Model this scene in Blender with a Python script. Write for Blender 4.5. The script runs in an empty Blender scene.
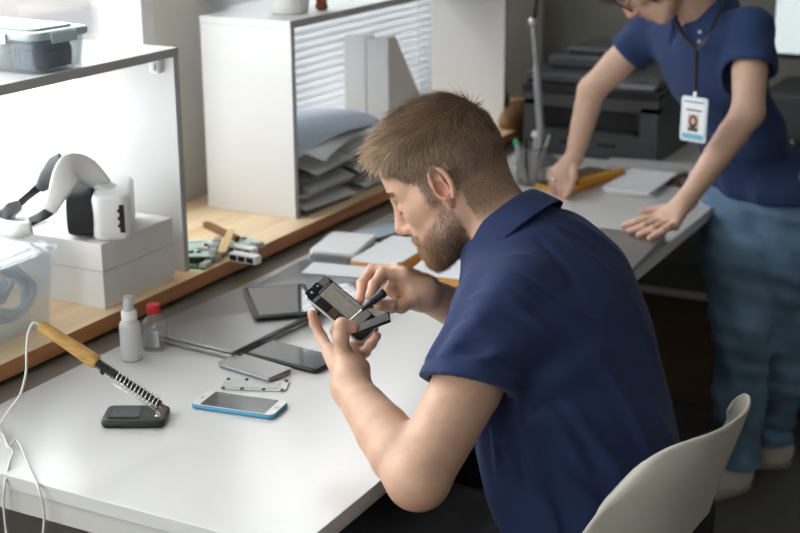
import bpy, bmesh, math, random
import numpy as np
from mathutils import Vector, Matrix, Euler, Quaternion

SC = bpy.context.scene
COL = SC.collection

# ---------------------------------------------------------------- camera
cam_data = bpy.data.cameras.new('camera')
cam = bpy.data.objects.new('camera', cam_data)
COL.objects.link(cam)
SC.camera = cam
cam_data.sensor_width = 36.0
cam_data.lens = 1380.0 / 800.0 * 36.0
cam_data.clip_start = 0.05
cam_data.dof.use_dof = True
cam_data.dof.focus_distance = 2.05
cam_data.dof.aperture_fstop = 4.6
_pitch, _yaw, _roll = math.radians(17.2), math.radians(27.94), math.radians(0.31)
_cy, _sy = math.cos(_yaw), math.sin(_yaw)
_fw = Vector((-_sy * math.cos(_pitch), _cy * math.cos(_pitch), -math.sin(_pitch)))
_r = Vector((_cy, _sy, 0))
_d = _fw.cross(_r)
_rx = _r * math.cos(_roll) + _d * math.sin(_roll)
_dx = -_r * math.sin(_roll) + _d * math.cos(_roll)
_m = Matrix((_rx, -_dx, -_fw)).transposed().to_4x4()
_m.translation = Vector((0, 0, 1.603))
cam.matrix_world = _m

# ---------------------------------------------------------------- world and light
world = bpy.data.worlds.new('sky')
SC.world = world
world.use_nodes = True
_bg = world.node_tree.nodes['Background']
_bg.inputs['Color'].default_value = (0.95, 0.98, 1.0, 1)
_bg.inputs['Strength'].default_value = 6.2

def portal(y0, y1, z0, z1, x=-2.02, front=False):
    l = bpy.data.lights.new('window_daylight', 'AREA')
    l.shape = 'RECTANGLE'
    l.size = z1 - z0
    l.size_y = y1 - y0
    l.cycles.is_portal = True
    o = bpy.data.objects.new('window_daylight', l)
    COL.objects.link(o)
    if front:
        o.location = ((y0 + y1) / 2, -1.67, (z0 + z1) / 2)
        o.rotation_euler = (0, -math.pi / 2, math.pi / 2)
    else:
        o.location = (x, (y0 + y1) / 2, (z0 + z1) / 2)
        o.rotation_euler = (0, -math.pi / 2, 0)
    return o
portal(-0.9, 2.45, 0.83, 2.45)
portal(2.72, 3.95, 0.83, 2.45)
portal(-1.8, -0.5, 0.83, 2.45, front=True)  # portal of the unseen front window, added for fill

SC.view_settings.view_transform = 'Standard'
SC.view_settings.look = 'None'
SC.view_settings.gamma = 1.0
SC.view_settings.use_curve_mapping = False
SC.view_settings.exposure = 0.0
SC.cycles.use_denoising = True
try:
    SC.cycles.denoiser = 'OPENIMAGEDENOISE'
except Exception:
    pass
SC.cycles.max_bounces = 10
SC.cycles.diffuse_bounces = 5
SC.cycles.glossy_bounces = 4
SC.cycles.transmission_bounces = 8
SC.cycles.transparent_max_bounces = 16
SC.cycles.caustics_reflective = False
SC.cycles.caustics_refractive = False
SC.cycles.sample_clamp_indirect = 6.0

# ---------------------------------------------------------------- materials
def srgb(r, g, b):
    f = lambda c: (c / 12.92) if c <= 0.04045 else ((c + 0.055) / 1.055) ** 2.4
    return (f(r / 255.0), f(g / 255.0), f(b / 255.0), 1.0)

def mat(name, col, rough=0.5, metal=0.0, noise=0.0, nscale=40.0, bump=0.0, bscale=200.0, trans=0.0, alpha=1.0,
        sss=0.0, spec=0.5, ior=1.45, coat=0.0, emit=None, estr=0.0, attr=None, stretch=None, sheen=0.0):
    m = bpy.data.materials.new(name)
    m.use_nodes = True
    nt = m.node_tree
    b = nt.nodes['Principled BSDF']
    b.inputs['Base Color'].default_value = col
    b.inputs['Roughness'].default_value = rough
    b.inputs['Metallic'].default_value = metal
    b.inputs['Transmission Weight'].default_value = trans
    b.inputs['Alpha'].default_value = alpha
    b.inputs['IOR'].default_value = ior
    b.inputs['Specular IOR Level'].default_value = spec
    b.inputs['Coat Weight'].default_value = coat
    if sheen:
        b.inputs['Sheen Weight'].default_value = sheen
        b.inputs['Sheen Roughness'].default_value = 0.4
    if sss:
        b.inputs['Subsurface Weight'].default_value = sss
        b.inputs['Subsurface Radius'].default_value = (1.0, 0.35, 0.2)
        b.inputs['Subsurface Scale'].default_value = 0.006
    if emit:
        b.inputs['Emission Color'].default_value = emit
        b.inputs['Emission Strength'].default_value = estr
    src = None
    tc = nt.nodes.new('ShaderNodeTexCoord')
    mp = nt.nodes.new('ShaderNodeMapping')
    nt.links.new(tc.outputs['Object'], mp.inputs['Vector'])
    if stretch:
        mp.inputs['Scale'].default_value = stretch
    if attr:
        a = nt.nodes.new('ShaderNodeAttribute')
        a.attribute_name = attr
        src = a.outputs['Color']
        nt.links.new(src, b.inputs['Base Color'])
    if noise:
        n = nt.nodes.new('ShaderNodeTexNoise')
        n.inputs['Scale'].default_value = nscale
        n.inputs['Detail'].default_value = 4
        nt.links.new(mp.outputs['Vector'], n.inputs['Vector'])
        mr = nt.nodes.new('ShaderNodeMapRange')
        mr.inputs['From Min'].default_value = 0.3
        mr.inputs['From Max'].default_value = 0.7
        mr.inputs['To Min'].default_value = 1 - noise
        mr.inputs['To Max'].default_value = 1 + noise
        nt.links.new(n.outputs['Fac'], mr.inputs['Value'])
        mx = nt.nodes.new('ShaderNodeMix')
        mx.data_type = 'RGBA'
        mx.blend_type = 'MULTIPLY'
        mx.inputs['Factor'].default_value = 1.0
        if src:
            nt.links.new(src, mx.inputs['A'])
        else:
            mx.inputs['A'].default_value = col
        nt.links.new(mr.outputs['Result'], mx.inputs['B'])
        nt.links.new(mx.outputs['Result'], b.inputs['Base Color'])
    if bump:
        n = nt.nodes.new('ShaderNodeTexNoise')
        n.inputs['Scale'].default_value = bscale
        n.inputs['Detail'].default_value = 3
        nt.links.new(mp.outputs['Vector'], n.inputs['Vector'])
        bp = nt.nodes.new('ShaderNodeBump')
        bp.inputs['Strength'].default_value = bump
        bp.inputs['Distance'].default_value = 0.002
        nt.links.new(n.outputs['Fac'], bp.inputs['Height'])
        nt.links.new(bp.outputs['Normal'], b.inputs['Normal'])
    return m

def wood_mat(name, c1, c2, scale=1.0, axis='Y', rough=0.45):
    m = bpy.data.materials.new(name)
    m.use_nodes = True
    nt = m.node_tree
    b = nt.nodes['Principled BSDF']
    b.inputs['Roughness'].default_value = rough
    tc = nt.nodes.new('ShaderNodeTexCoord')
    mp = nt.nodes.new('ShaderNodeMapping')
    st = {'X': (1.2, 14, 22), 'Y': (14, 1.2, 22), 'Z': (14, 14, 1.2)}[axis]
    mp.inputs['Scale'].default_value = tuple(s * scale for s in st)
    nt.links.new(tc.outputs['Object'], mp.inputs['Vector'])
    n = nt.nodes.new('ShaderNodeTexNoise')
    n.inputs['Scale'].default_value = 2.2
    n.inputs['Detail'].default_value = 6
    n.inputs['Distortion'].default_value = 0.6
    nt.links.new(mp.outputs['Vector'], n.inputs['Vector'])
    n2 = nt.nodes.new('ShaderNodeTexNoise')
    n2.inputs['Scale'].default_value = 12
    n2.inputs['Detail'].default_value = 3
    nt.links.new(mp.outputs['Vector'], n2.inputs['Vector'])
    ad = nt.nodes.new('ShaderNodeMath')
    ad.operation = 'MULTIPLY_ADD'
    ad.inputs[1].default_value = 0.35
    nt.links.new(n2.outputs['Fac'], ad.inputs[0])
    nt.links.new(n.outputs['Fac'], ad.inputs[2])
    cr = nt.nodes.new('ShaderNodeValToRGB')
    cr.color_ramp.elements[0].position = 0.45
    cr.color_ramp.elements[0].color = c2
    cr.color_ramp.elements[1].position = 0.85
    cr.color_ramp.elements[1].color = c1
    nt.links.new(ad.outputs['Value'], cr.inputs['Fac'])
    nt.links.new(cr.outputs['Color'], b.inputs['Base Color'])
    return m

def glass_mat(name, tint=(1, 1, 1, 1), gloss=0.08, rough=0.03, milk=0.0, milkcol=(0.9, 0.93, 0.95, 1)):
    """thin clear sheet: mostly transparent, a little mirror, optionally some milky diffuse"""
    m = bpy.data.materials.new(name)
    m.use_nodes = True
    nt = m.node_tree
    nt.nodes.clear()
    out = nt.nodes.new('ShaderNodeOutputMaterial')
    tr = nt.nodes.new('ShaderNodeBsdfTransparent')
    tr.inputs['Color'].default_value = tint
    gl = nt.nodes.new('ShaderNodeBsdfGlossy')
    gl.inputs['Roughness'].default_value = rough
    fr = nt.nodes.new('ShaderNodeLayerWeight')
    fr.inputs['Blend'].default_value = 0.25
    ma = nt.nodes.new('ShaderNodeMath')
    ma.operation = 'MULTIPLY_ADD'
    ma.inputs[1].default_value = 0.3
    ma.inputs[2].default_value = gloss
    ma.use_clamp = True
    nt.links.new(fr.outputs['Fresnel'], ma.inputs[0])
    mx = nt.nodes.new('ShaderNodeMixShader')
    nt.links.new(ma.outputs['Value'], mx.inputs['Fac'])
    nt.links.new(gl.outputs['BSDF'], mx.inputs[2])
    if milk:
        df = nt.nodes.new('ShaderNodeBsdfDiffuse')
        df.inputs['Color'].default_value = milkcol
        tl = nt.nodes.new('ShaderNodeBsdfTranslucent')
        tl.inputs['Color'].default_value = milkcol
        m0 = nt.nodes.new('ShaderNodeMixShader')
        nt.links.new(df.outputs['BSDF'], m0.inputs[1])
        nt.links.new(tl.outputs['BSDF'], m0.inputs[2])
        m1 = nt.nodes.new('ShaderNodeMixShader')
        m1.inputs['Fac'].default_value = milk
        nt.links.new(tr.outputs['BSDF'], m1.inputs[1])
        nt.links.new(m0.outputs['Shader'], m1.inputs[2])
        nt.links.new(m1.outputs['Shader'], mx.inputs[1])
    else:
        nt.links.new(tr.outputs['BSDF'], mx.inputs[1])
    nt.links.new(mx.outputs['Shader'], out.inputs['Surface'])
    return m

M = {}
M['wall'] = mat('wall_paint', (0.88, 0.85, 0.79, 1), 0.9, noise=0.03, nscale=3)
M['wall_grey'] = mat('grey_wall_paint', (0.22, 0.215, 0.19, 1), 0.9, noise=0.05, nscale=3)
M['floor'] = mat('floor_grey', (0.115, 0.11, 0.10, 1), 0.6, noise=0.12, nscale=8)
M['ceiling'] = mat('ceiling_paint', (0.7, 0.7, 0.68, 1), 0.9)
M['frame_white'] = mat('window_frame_white', (0.85, 0.86, 0.86, 1), 0.35)
M['desk'] = mat('desk_laminate', (0.70, 0.695, 0.675, 1), 0.22, spec=0.6, noise=0.015, nscale=5)
M['desk_edge'] = mat('desk_edge_band', (0.62, 0.61, 0.57, 1), 0.45)
M['board'] = mat('shelf_laminate', (0.66, 0.66, 0.65, 1), 0.5)
M['board_edge_shaded'] = mat('shelf_edge_shaded', (0.42, 0.42, 0.41, 1), 0.5)  # same white board, with the shade on room-facing edges painted in as grey
M['white_plastic'] = mat('white_plastic', (0.80, 0.80, 0.79, 1), 0.32)
M['white_matte'] = mat('white_card', (0.80, 0.79, 0.78, 1), 0.7)
M['chair_white'] = mat('chair_shell_white', (0.62, 0.59, 0.52, 1), 0.35)
M['black'] = mat('black_plastic', (0.012, 0.012, 0.013, 1), 0.38)
M['black_soft'] = mat('black_foam', (0.018, 0.018, 0.02, 1), 0.75)
M['black_gloss'] = mat('black_glass', (0.004, 0.004, 0.005, 1), 0.06, spec=0.8, coat=0.3)
M['dark_grey'] = mat('dark_grey_plastic', (0.06, 0.062, 0.066, 1), 0.45)
M['mid_grey'] = mat('mid_grey_plastic', (0.20, 0.205, 0.21, 1), 0.4)
M['light_grey'] = mat('light_grey_plastic', (0.5, 0.5, 0.5, 1), 0.4)
M['silver'] = mat('brushed_aluminium', (0.55, 0.55, 0.55, 1), 0.35, metal=0.85)
M['silver_lap'] = mat('laptop_aluminium', (0.36, 0.355, 0.35, 1), 0.38, metal=0.6)
M['silver_grey'] = mat('grey_aluminium', (0.30, 0.31, 0.33, 1), 0.35, metal=0.6)
M['steel'] = mat('bright_steel', (0.75, 0.75, 0.74, 1), 0.2, metal=1.0)
M['steel_dull'] = mat('dull_steel', (0.50, 0.50, 0.48, 1), 0.42, metal=0.9)
M['grey_metal_paint'] = mat('grey_painted_metal', (0.32, 0.34, 0.35, 1), 0.4, metal=0.3)
M['paper'] = mat('paper_white', (0.80, 0.81, 0.82, 1), 0.8)
M['paper_blue'] = mat('paper_pale_blue', (0.50, 0.58, 0.68, 1), 0.7)
M['paper_grey'] = mat('paper_grey', (0.68, 0.69, 0.69, 1), 0.8)
M['mustard'] = mat('mustard_cover', srgb(205, 150, 70), 0.6)
M['yellow'] = mat('yellow_plastic', srgb(225, 160, 50), 0.5)
M['red'] = mat('red_cap', srgb(195, 30, 45), 0.35)
M['cyan'] = mat('cyan_phone_shell', srgb(70, 150, 185), 0.3)
M['white_gloss'] = mat('white_bezel', (0.78, 0.78, 0.77, 1), 0.12)
M['screen'] = mat('dark_screen', (0.012, 0.012, 0.014, 1), 0.05, spec=0.9)
M['screen_grey'] = mat('grey_screen', (0.05, 0.052, 0.055, 1), 0.12, spec=0.8, coat=0.5)
M['card_brown'] = mat('brown_cardboard', srgb(92, 72, 50), 0.8, noise=0.08, nscale=20)
M['leather'] = mat('tan_leather', srgb(118, 82, 50), 0.6, noise=0.15, nscale=30)
M['pcb_green'] = mat('circuit_green', srgb(35, 110, 75), 0.35, noise=0.25, nscale=120)
M['pcb_teal'] = mat('circuit_teal', srgb(190, 212, 205), 0.35, noise=0.2, nscale=150)
M['pcb_tan'] = mat('copper_tape', srgb(215, 180, 120), 0.4)
M['cable_blue'] = mat('pale_blue_cable', srgb(222, 234, 243), 0.5)
M['cable_white'] = mat('white_cable', (0.72, 0.71, 0.68, 1), 0.45)
M['lid_blue'] = mat('pale_blue_lid', srgb(186, 203, 210), 0.3)
M['navy_parts'] = mat('dusty_blue_plastic', srgb(80, 105, 135), 0.5)
M['clear'] = glass_mat('clear_plastic', (0.95, 0.97, 0.98, 1), 0.07, 0.08, 0.14)
M['milky'] = glass_mat('milky_plastic', (0.95, 0.97, 0.98, 1), 0.02, 0.15, 0.16, (0.97, 0.98, 0.99, 1))
M['clear_case'] = glass_mat('clear_case_plastic', (0.93, 0.95, 0.96, 1), 0.1, 0.1, 0.45, (0.75, 0.77, 0.78, 1))
M['pane'] = glass_mat('window_glass', (1, 1, 1, 1), 0.02, 0.0)
M['bottle_glass'] = glass_mat('clear_bottle', (0.96, 0.96, 0.95, 1), 0.07, 0.05, 0.10, (0.55, 0.5, 0.45, 1))
M['liquid'] = glass_mat('clear_liquid', (0.96, 0.96, 0.95, 1), 0.03, 0.02, 0.12, (0.6, 0.6, 0.58, 1))
M['spray_plastic'] = mat('translucent_white_plastic', (0.78, 0.80, 0.80, 1), 0.35, trans=0.25)
M['handle_wood'] = wood_mat('soldering_handle_wood', srgb(214, 172, 100), srgb(178, 132, 66), 3.0, 'X', 0.5)
M['ledge'] = wood_mat('pine_board', srgb(240, 214, 176), srgb(218, 182, 138), 0.7, 'Y', 0.42)
M['ledge_edge'] = wood_mat('pine_board_edge', srgb(196, 138, 88), srgb(160, 104, 62), 0.9, 'Y', 0.42)
M['snow'] = mat('outdoor_snow', (0.85, 0.86, 0.88, 1), 0.9)
M['facade'] = mat('outdoor_facade', (0.19, 0.18, 0.17, 1), 0.9)
M['facade2'] = mat('outdoor_facade_dark', (0.12, 0.115, 0.12, 1), 0.9)
M['facade_pink'] = mat('outdoor_brick', (0.22, 0.14, 0.12, 1), 0.9)
M['terracotta'] = mat('terracotta', srgb(150, 85, 60), 0.8)
M['green'] = mat('green_cap', srgb(70, 185, 130), 0.4)
M['wood_leg'] = wood_mat('beech_leg', srgb(200, 160, 110), srgb(170, 125, 80), 2.0, 'Z', 0.5)

# ---------------------------------------------------------------- object helpers
def tag(o, label=None, cat=None, group=None, kind=None):
    if label: o['label'] = label
    if cat: o['category'] = cat
    if group: o['group'] = group
    if kind: o['kind'] = kind
    return o

def thing(name, label, cat, loc=(0, 0, 0), rotz=0.0, group=None):
    o = bpy.data.objects.new(name, None)
    COL.objects.link(o)
    o.empty_display_size = 0.05
    o.matrix_world = Matrix.Translation(Vector(loc)) @ Matrix.Rotation(rotz, 4, 'Z')
    return tag(o, label, cat, group)

def wmat(o):
    m = o.matrix_basis.copy()
    p = o.parent
    while p is not None:
        m = p.matrix_basis @ m
        p = p.parent
    return m

def obj(name, bm, material, parent=None, smooth=False, world=False, bevel=0.0, seg=2, angle=None):
    """link a bmesh as one object; world=True means its coordinates are world ones"""
    if world and parent is not None:
        bm.transform(wmat(parent).inverted())
    bmesh.ops.recalc_face_normals(bm, faces=bm.faces[:]) if not getattr(bm, 'keepn', False) else None
    me = bpy.data.meshes.new(name)
    bm.to_mesh(me)
    bm.free()
    mats = material if isinstance(material, (list, tuple)) else [material]
    for m in mats:
        me.materials.append(m)
    if smooth:
        me.polygons.foreach_set('use_smooth', [True] * len(me.polygons))
        if angle is not None:
            me.set_sharp_from_angle(angle=math.radians(angle))
    o = bpy.data.objects.new(name, me)
    COL.objects.link(o)
    if parent is not None:
        o.parent = parent
    if bevel:
        b = o.modifiers.new('bevel', 'BEVEL')
        b.width = bevel
        b.segments = seg
        b.limit_method = 'ANGLE'
        b.angle_limit = math.radians(40)
        if not smooth:
            me.polygons.foreach_set('use_smooth', [True] * len(me.polygons))
            b.harden_normals = True
    return o

def nb(): return bmesh.new()

def box(bm, x0, x1, y0, y1, z0, z1, mi=0, m=None):
    vs = [bm.verts.new(v) for v in ((x0, y0, z0), (x1, y0, z0), (x1, y1, z0), (x0, y1, z0), (x0, y0, z1), (x1, y0, z1), (x1, y1, z1), (x0, y1, z1))]
    if m is not None:
        for v in vs: v.co = m @ v.co
    fs = []
    for f in ((0, 3, 2, 1), (4, 5, 6, 7), (0, 1, 5, 4), (1, 2, 6, 5), (2, 3, 7, 6), (3, 0, 4, 7)):
        fc = bm.faces.new([vs[i] for i in f]); fc.material_index = mi; fs.append(fc)
    return vs

def frame_from(d, up=(0, 0, 1)):
    d = Vector(d).normalized()
    u = Vector(up)
    if abs(d.dot(u.normalized())) > 0.98: u = Vector((1, 0, 0))
    x = u.cross(d).normalized()
    y = d.cross(x)
    return x, y, d

def tube(bm, pts, r, n=10, mi=0, caps=True, flat=1.0):
    pts = [Vector(p) for p in pts]
    rs = r if isinstance(r, (list, tuple)) else [r] * len(pts)
    rings = []
    prevx = None
    for i, p in enumerate(pts):
        d = (pts[min(i + 1, len(pts) - 1)] - pts[max(i - 1, 0)])
        if d.length < 1e-9: d = Vector((0, 0, 1))
        d.normalize()
        if prevx is None:
            x, y, _ = frame_from(d)
        else:
            x = (prevx - d * prevx.dot(d))
            if x.length < 1e-6: x, y, _ = frame_from(d)
            x.normalize(); y = d.cross(x)
        prevx = x
        rings.append([bm.verts.new(p + (x * math.cos(2 * math.pi * k / n) + y * math.sin(2 * math.pi * k / n) * flat) * rs[i]) for k in range(n)])
    for a, b in zip(rings, rings[1:]):
        for k in range(n):
            f = bm.faces.new((a[k], a[(k + 1) % n], b[(k + 1) % n], b[k])); f.material_index = mi
    if caps:
        bm.faces.new(rings[0][::-1]).material_index = mi
        bm.faces.new(rings[-1]).material_index = mi
    return rings

def lathe(bm, prof, c=(0, 0, 0), n=28, mi=0, axis=None, sx=1.0, sy=1.0, power=2.0):
    """revolve (r, z) pairs about z; power > 2 gives a rounded-square section"""
    c = Vector(c)
    rings = []
    for r, z in prof:
        ring = []
        for k in range(n):
            a = 2 * math.pi * k / n
            ca, sa = math.cos(a), math.sin(a)
            s = (abs(ca) ** power + abs(sa) ** power) ** (-1.0 / power)
            p = Vector((r * ca * s * sx, r * sa * s * sy, z))
            if axis is not None: p = axis @ p
            ring.append(bm.verts.new(p + c))
        rings.append(ring)
    for a, b in zip(rings, rings[1:]):
        for k in range(n):
            bm.faces.new((a[k], a[(k + 1) % n], b[(k + 1) % n], b[k])).material_index = mi
    bm.faces.new(rings[0][::-1]).material_index = mi
    bm.faces.new(rings[-1]).material_index = mi

def rrect(w, l, r, n=6):
    """rounded rectangle outline, centred, w along x, l along y"""
    out = []
    for cx, cy, a0 in ((w / 2 - r, l / 2 - r, 0), (-w / 2 + r, l / 2 - r, 90), (-w / 2 + r, -l / 2 + r, 180), (w / 2 - r, -l / 2 + r, 270)):
        for k in range(n + 1):
            a = math.radians(a0 + 90 * k / n)
            out.append((cx + r * math.cos(a), cy + r * math.sin(a)))
    return out

def prism(bm, outline, z0, z1, mi=0, m=None, edge=0.0):
    """extrude outline z0..z1 with optional rounded top and bottom edges (edge)"""
    n = len(outline)
    cx = sum(p[0] for p in outline) / n; cy = sum(p[1] for p in outline) / n
    w = max(abs(p[0] - cx) for p in outline); l = max(abs(p[1] - cy) for p in outline)
    lv = [(z0, edge), (z0 + edge * 0.3, edge * 0.3), (z0 + edge, 0), (z1 - edge, 0), (z1 - edge * 0.3, edge * 0.3), (z1, edge)] if edge else [(z0, 0), (z1, 0)]
    rings = []
    for z, ins in lv:
        ring = []
        for p in outline:
            q = Vector((cx + (p[0] - cx) * (1 - ins / w), cy + (p[1] - cy) * (1 - ins / l), z))
            ring.append(bm.verts.new(m @ q if m is not None else q))
        rings.append(ring)
    for a, b in zip(rings, rings[1:]):
        for k in range(n):
            bm.faces.new((a[k], a[(k + 1) % n], b[(k + 1) % n], b[k])).material_index = mi
    bm.faces.new(rings[0][::-1]).material_index = mi
    bm.faces.new(rings[-1]).material_index = mi

def smooth_path(pts, sub=6):
    """Catmull-Rom through the points"""
    P_ = [Vector(p) for p in pts]
    P_ = [P_[0] * 2 - P_[1]] + P_ + [P_[-1] * 2 - P_[-2]]
    out = []
    for i in range(1, len(P_) - 2):
        a, b, c, d = P_[i - 1:i + 3]
        for k in range(sub):
            t = k / sub
            out.append(0.5 * ((2 * b) + (c - a) * t + (2 * a - 5 * b + 4 * c - d) * t * t + (3 * b - a - 3 * c + d) * t ** 3))
    out.append(P_[-2])
    return out

# ---------------------------------------------------------------- blended solids (figures, soft shapes)
class Field:
    """a signed distance grid; shapes are blended into it and its zero surface becomes a mesh"""
    def __init__(s, lo, hi, vs):
        s.lo = np.array(lo, float); s.vs = vs
        s.n = np.ceil((np.array(hi, float) - s.lo) / vs).astype(int) + 1
        s.F = np.full(tuple(s.n), 1.0, np.float32)
    def block(s, lo, hi, mg):
        i0 = np.maximum(0, np.floor((np.array(lo) - mg - s.lo) / s.vs).astype(int))
        i1 = np.minimum(s.n, np.ceil((np.array(hi) + mg - s.lo) / s.vs).astype(int) + 1)
        if np.any(i1 <= i0): return None
        ax = [(s.lo[a] + np.arange(i0[a], i1[a]) * s.vs).astype(np.float32) for a in range(3)]
        return (slice(i0[0], i1[0]), slice(i0[1], i1[1]), slice(i0[2], i1[2])), ax[0][:, None, None], ax[1][None, :, None], ax[2][None, None, :]
    def merge(s, sl, d, k, sub=False):
        A = s.F[sl]
        if sub:
            if k > 0:
                h = np.maximum(k - np.abs(A + d), 0) / k
                s.F[sl] = np.maximum(A, -d) + h * h * k * 0.25
            else: s.F[sl] = np.maximum(A, -d)
        else:
            if k > 0:
                h = np.maximum(k - np.abs(A - d), 0) / k
                s.F[sl] = np.minimum(A, d) - h * h * k * 0.25
            else: s.F[sl] = np.minimum(A, d)
    def rc(s, a, b, ra, rb=None, k=0.01, sub=False):
        rb = ra if rb is None else rb
        a = np.array(a, float); b = np.array(b, float)
        mg = max(ra, rb) + k + 3 * s.vs
        B = s.block(np.minimum(a, b), np.maximum(a, b), mg)
        if B is None: return
        sl, X, Y, Z = B
        ba = b - a; L2 = float(ba @ ba) + 1e-12
        t = np.clip(((X - a[0]) * ba[0] + (Y - a[1]) * ba[1] + (Z - a[2]) * ba[2]) / L2, 0, 1)
        d = np.sqrt((X - a[0] - t * ba[0]) ** 2 + (Y - a[1] - t * ba[1]) ** 2 + (Z - a[2] - t * ba[2]) ** 2) - (ra + (rb - ra) * t)
        s.merge(sl, d.astype(np.float32), k, sub)
    def chain(s, pts, rs, k=0.01, sub=False):
        for i in range(len(pts) - 1):
            s.rc(pts[i], pts[i + 1], rs[i], rs[i + 1], k, sub)
    def el(s, c, r, R=None, k=0.02, sub=False, pw=2.0):
        c = np.array(c, float); r = np.array(r, float)
        R = np.eye(3) if R is None else np.array(R, float)
        ext = np.sqrt(((R * r) ** 2).sum(1))
        B = s.block(c - ext, c + ext, k + 3 * s.vs)
        if B is None: return
        sl, X, Y, Z = B
        X = X - c[0]; Y = Y - c[1]; Z = Z - c[2]
        q = [(X * R[0, i] + Y * R[1, i] + Z * R[2, i]) / r[i] for i in range(3)]
        if pw == 2.0:
            k0 = np.sqrt(q[0] ** 2 + q[1] ** 2 + q[2] ** 2) + 1e-9
        else:
            k0 = (np.abs(q[0]) ** pw + np.abs(q[1]) ** pw + np.abs(q[2]) ** pw) ** (1 / pw) + 1e-9
        k1 = np.sqrt((q[0] / r[0]) ** 2 + (q[1] / r[1]) ** 2 + (q[2] / r[2]) ** 2) + 1e-9
        d = k0 * (k0 - 1) / k1 if pw == 2.0 else (k0 - 1) * min(r)
        s.merge(sl, d.astype(np.float32), k, sub)
    def half(s, p, n, c, rad, k=0.0):
        """cut away everything beyond the plane (p, n) within rad of c"""
        c = np.array(c, float); p = np.array(p, float); n = np.array(n, float); n = n / np.linalg.norm(n)
        B = s.block(c - rad, c + rad, 0)
        if B is None: return
        sl, X, Y, Z = B
        d1 = -((X - p[0]) * n[0] + (Y - p[1]) * n[1] + (Z - p[2]) * n[2])      # inside of cutter where < 0
        d2 = np.sqrt((X - c[0]) ** 2 + (Y - c[1]) ** 2 + (Z - c[2]) ** 2) - rad
        s.merge(sl, np.maximum(d1, d2).astype(np.float32), k, True)
    def displace(s, fn, band=0.03, step=48):
        """add fn(X, Y, Z) to the field near the surface, slab by slab"""
        for i in range(0, s.n[0], step):
            sl = slice(i, min(i + step, s.n[0]))
            F = s.F[sl]
            idx = np.nonzero(np.abs(F) < band)
            if len(idx[0]) == 0: continue
            x = s.lo[0] + (idx[0] + i) * s.vs; y = s.lo[1] + idx[1] * s.vs; z = s.lo[2] + idx[2] * s.vs
            F[idx] += fn(x, y, z).astype(np.float32)
    def mesh(s):
        F = s.F; n = F.shape
        S = F < 0
        cnt = np.zeros((n[0] - 1, n[1] - 1, n[2] - 1), np.int8)
        for dx in (0, 1):
            for dy in (0, 1):
                for dz in (0, 1):
                    cnt += S[dx:n[0] - 1 + dx, dy:n[1] - 1 + dy, dz:n[2] - 1 + dz]
        act = np.nonzero((cnt > 0) & (cnt < 8))
        N = len(act[0])
        I = np.full(cnt.shape, -1, np.int32)
        I[act] = np.arange(N)
        corners = [(0, 0, 0), (1, 0, 0), (0, 1, 0), (1, 1, 0), (0, 0, 1), (1, 0, 1), (0, 1, 1), (1, 1, 1)]
        V = np.stack([F[act[0] + c[0], act[1] + c[1], act[2] + c[2]] for c in corners], 1)
        acc = np.zeros((N, 3)); m = np.zeros(N)
        for i in range(8):
            for j in range(i + 1, 8):
                ci, cj = np.array(corners[i]), np.array(corners[j])
                if np.abs(ci - cj).sum() != 1: continue
                a, b = V[:, i], V[:, j]
                h = (a < 0) != (b < 0)
                t = a[h] / (a[h] - b[h])
                acc[h] += ci + (cj - ci) * t[:, None]
                m[h] += 1
        co = s.lo + (np.stack(act, 1) + acc / m[:, None]) * s.vs
        quads = []
        # edges along each axis
        for ax in range(3):
            o = [slice(1, -1)] * 3
            o[ax] = slice(0, -1)
            a = S[tuple(o)]
            o2 = list(o); o2[ax] = slice(1, None)
            b = S[tuple(o2)]
            e = np.nonzero(a != b)
            base = [e[0].copy(), e[1].copy(), e[2].copy()]
            u, v = (ax + 1) % 3, (ax + 2) % 3
            base[u] += 1; base[v] += 1
            inside = a[e]
            def cell(du, dv):
                q = [base[0], base[1], base[2]]
                q[u] = base[u] + du; q[v] = base[v] + dv
                return I[q[0], q[1], q[2]]
            q = np.stack([cell(-1, -1), cell(0, -1), cell(0, 0), cell(-1, 0)], 1)
            q[~inside] = q[~inside][:, ::-1]
            quads.append(q)
        return co, np.concatenate(quads)

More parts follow.
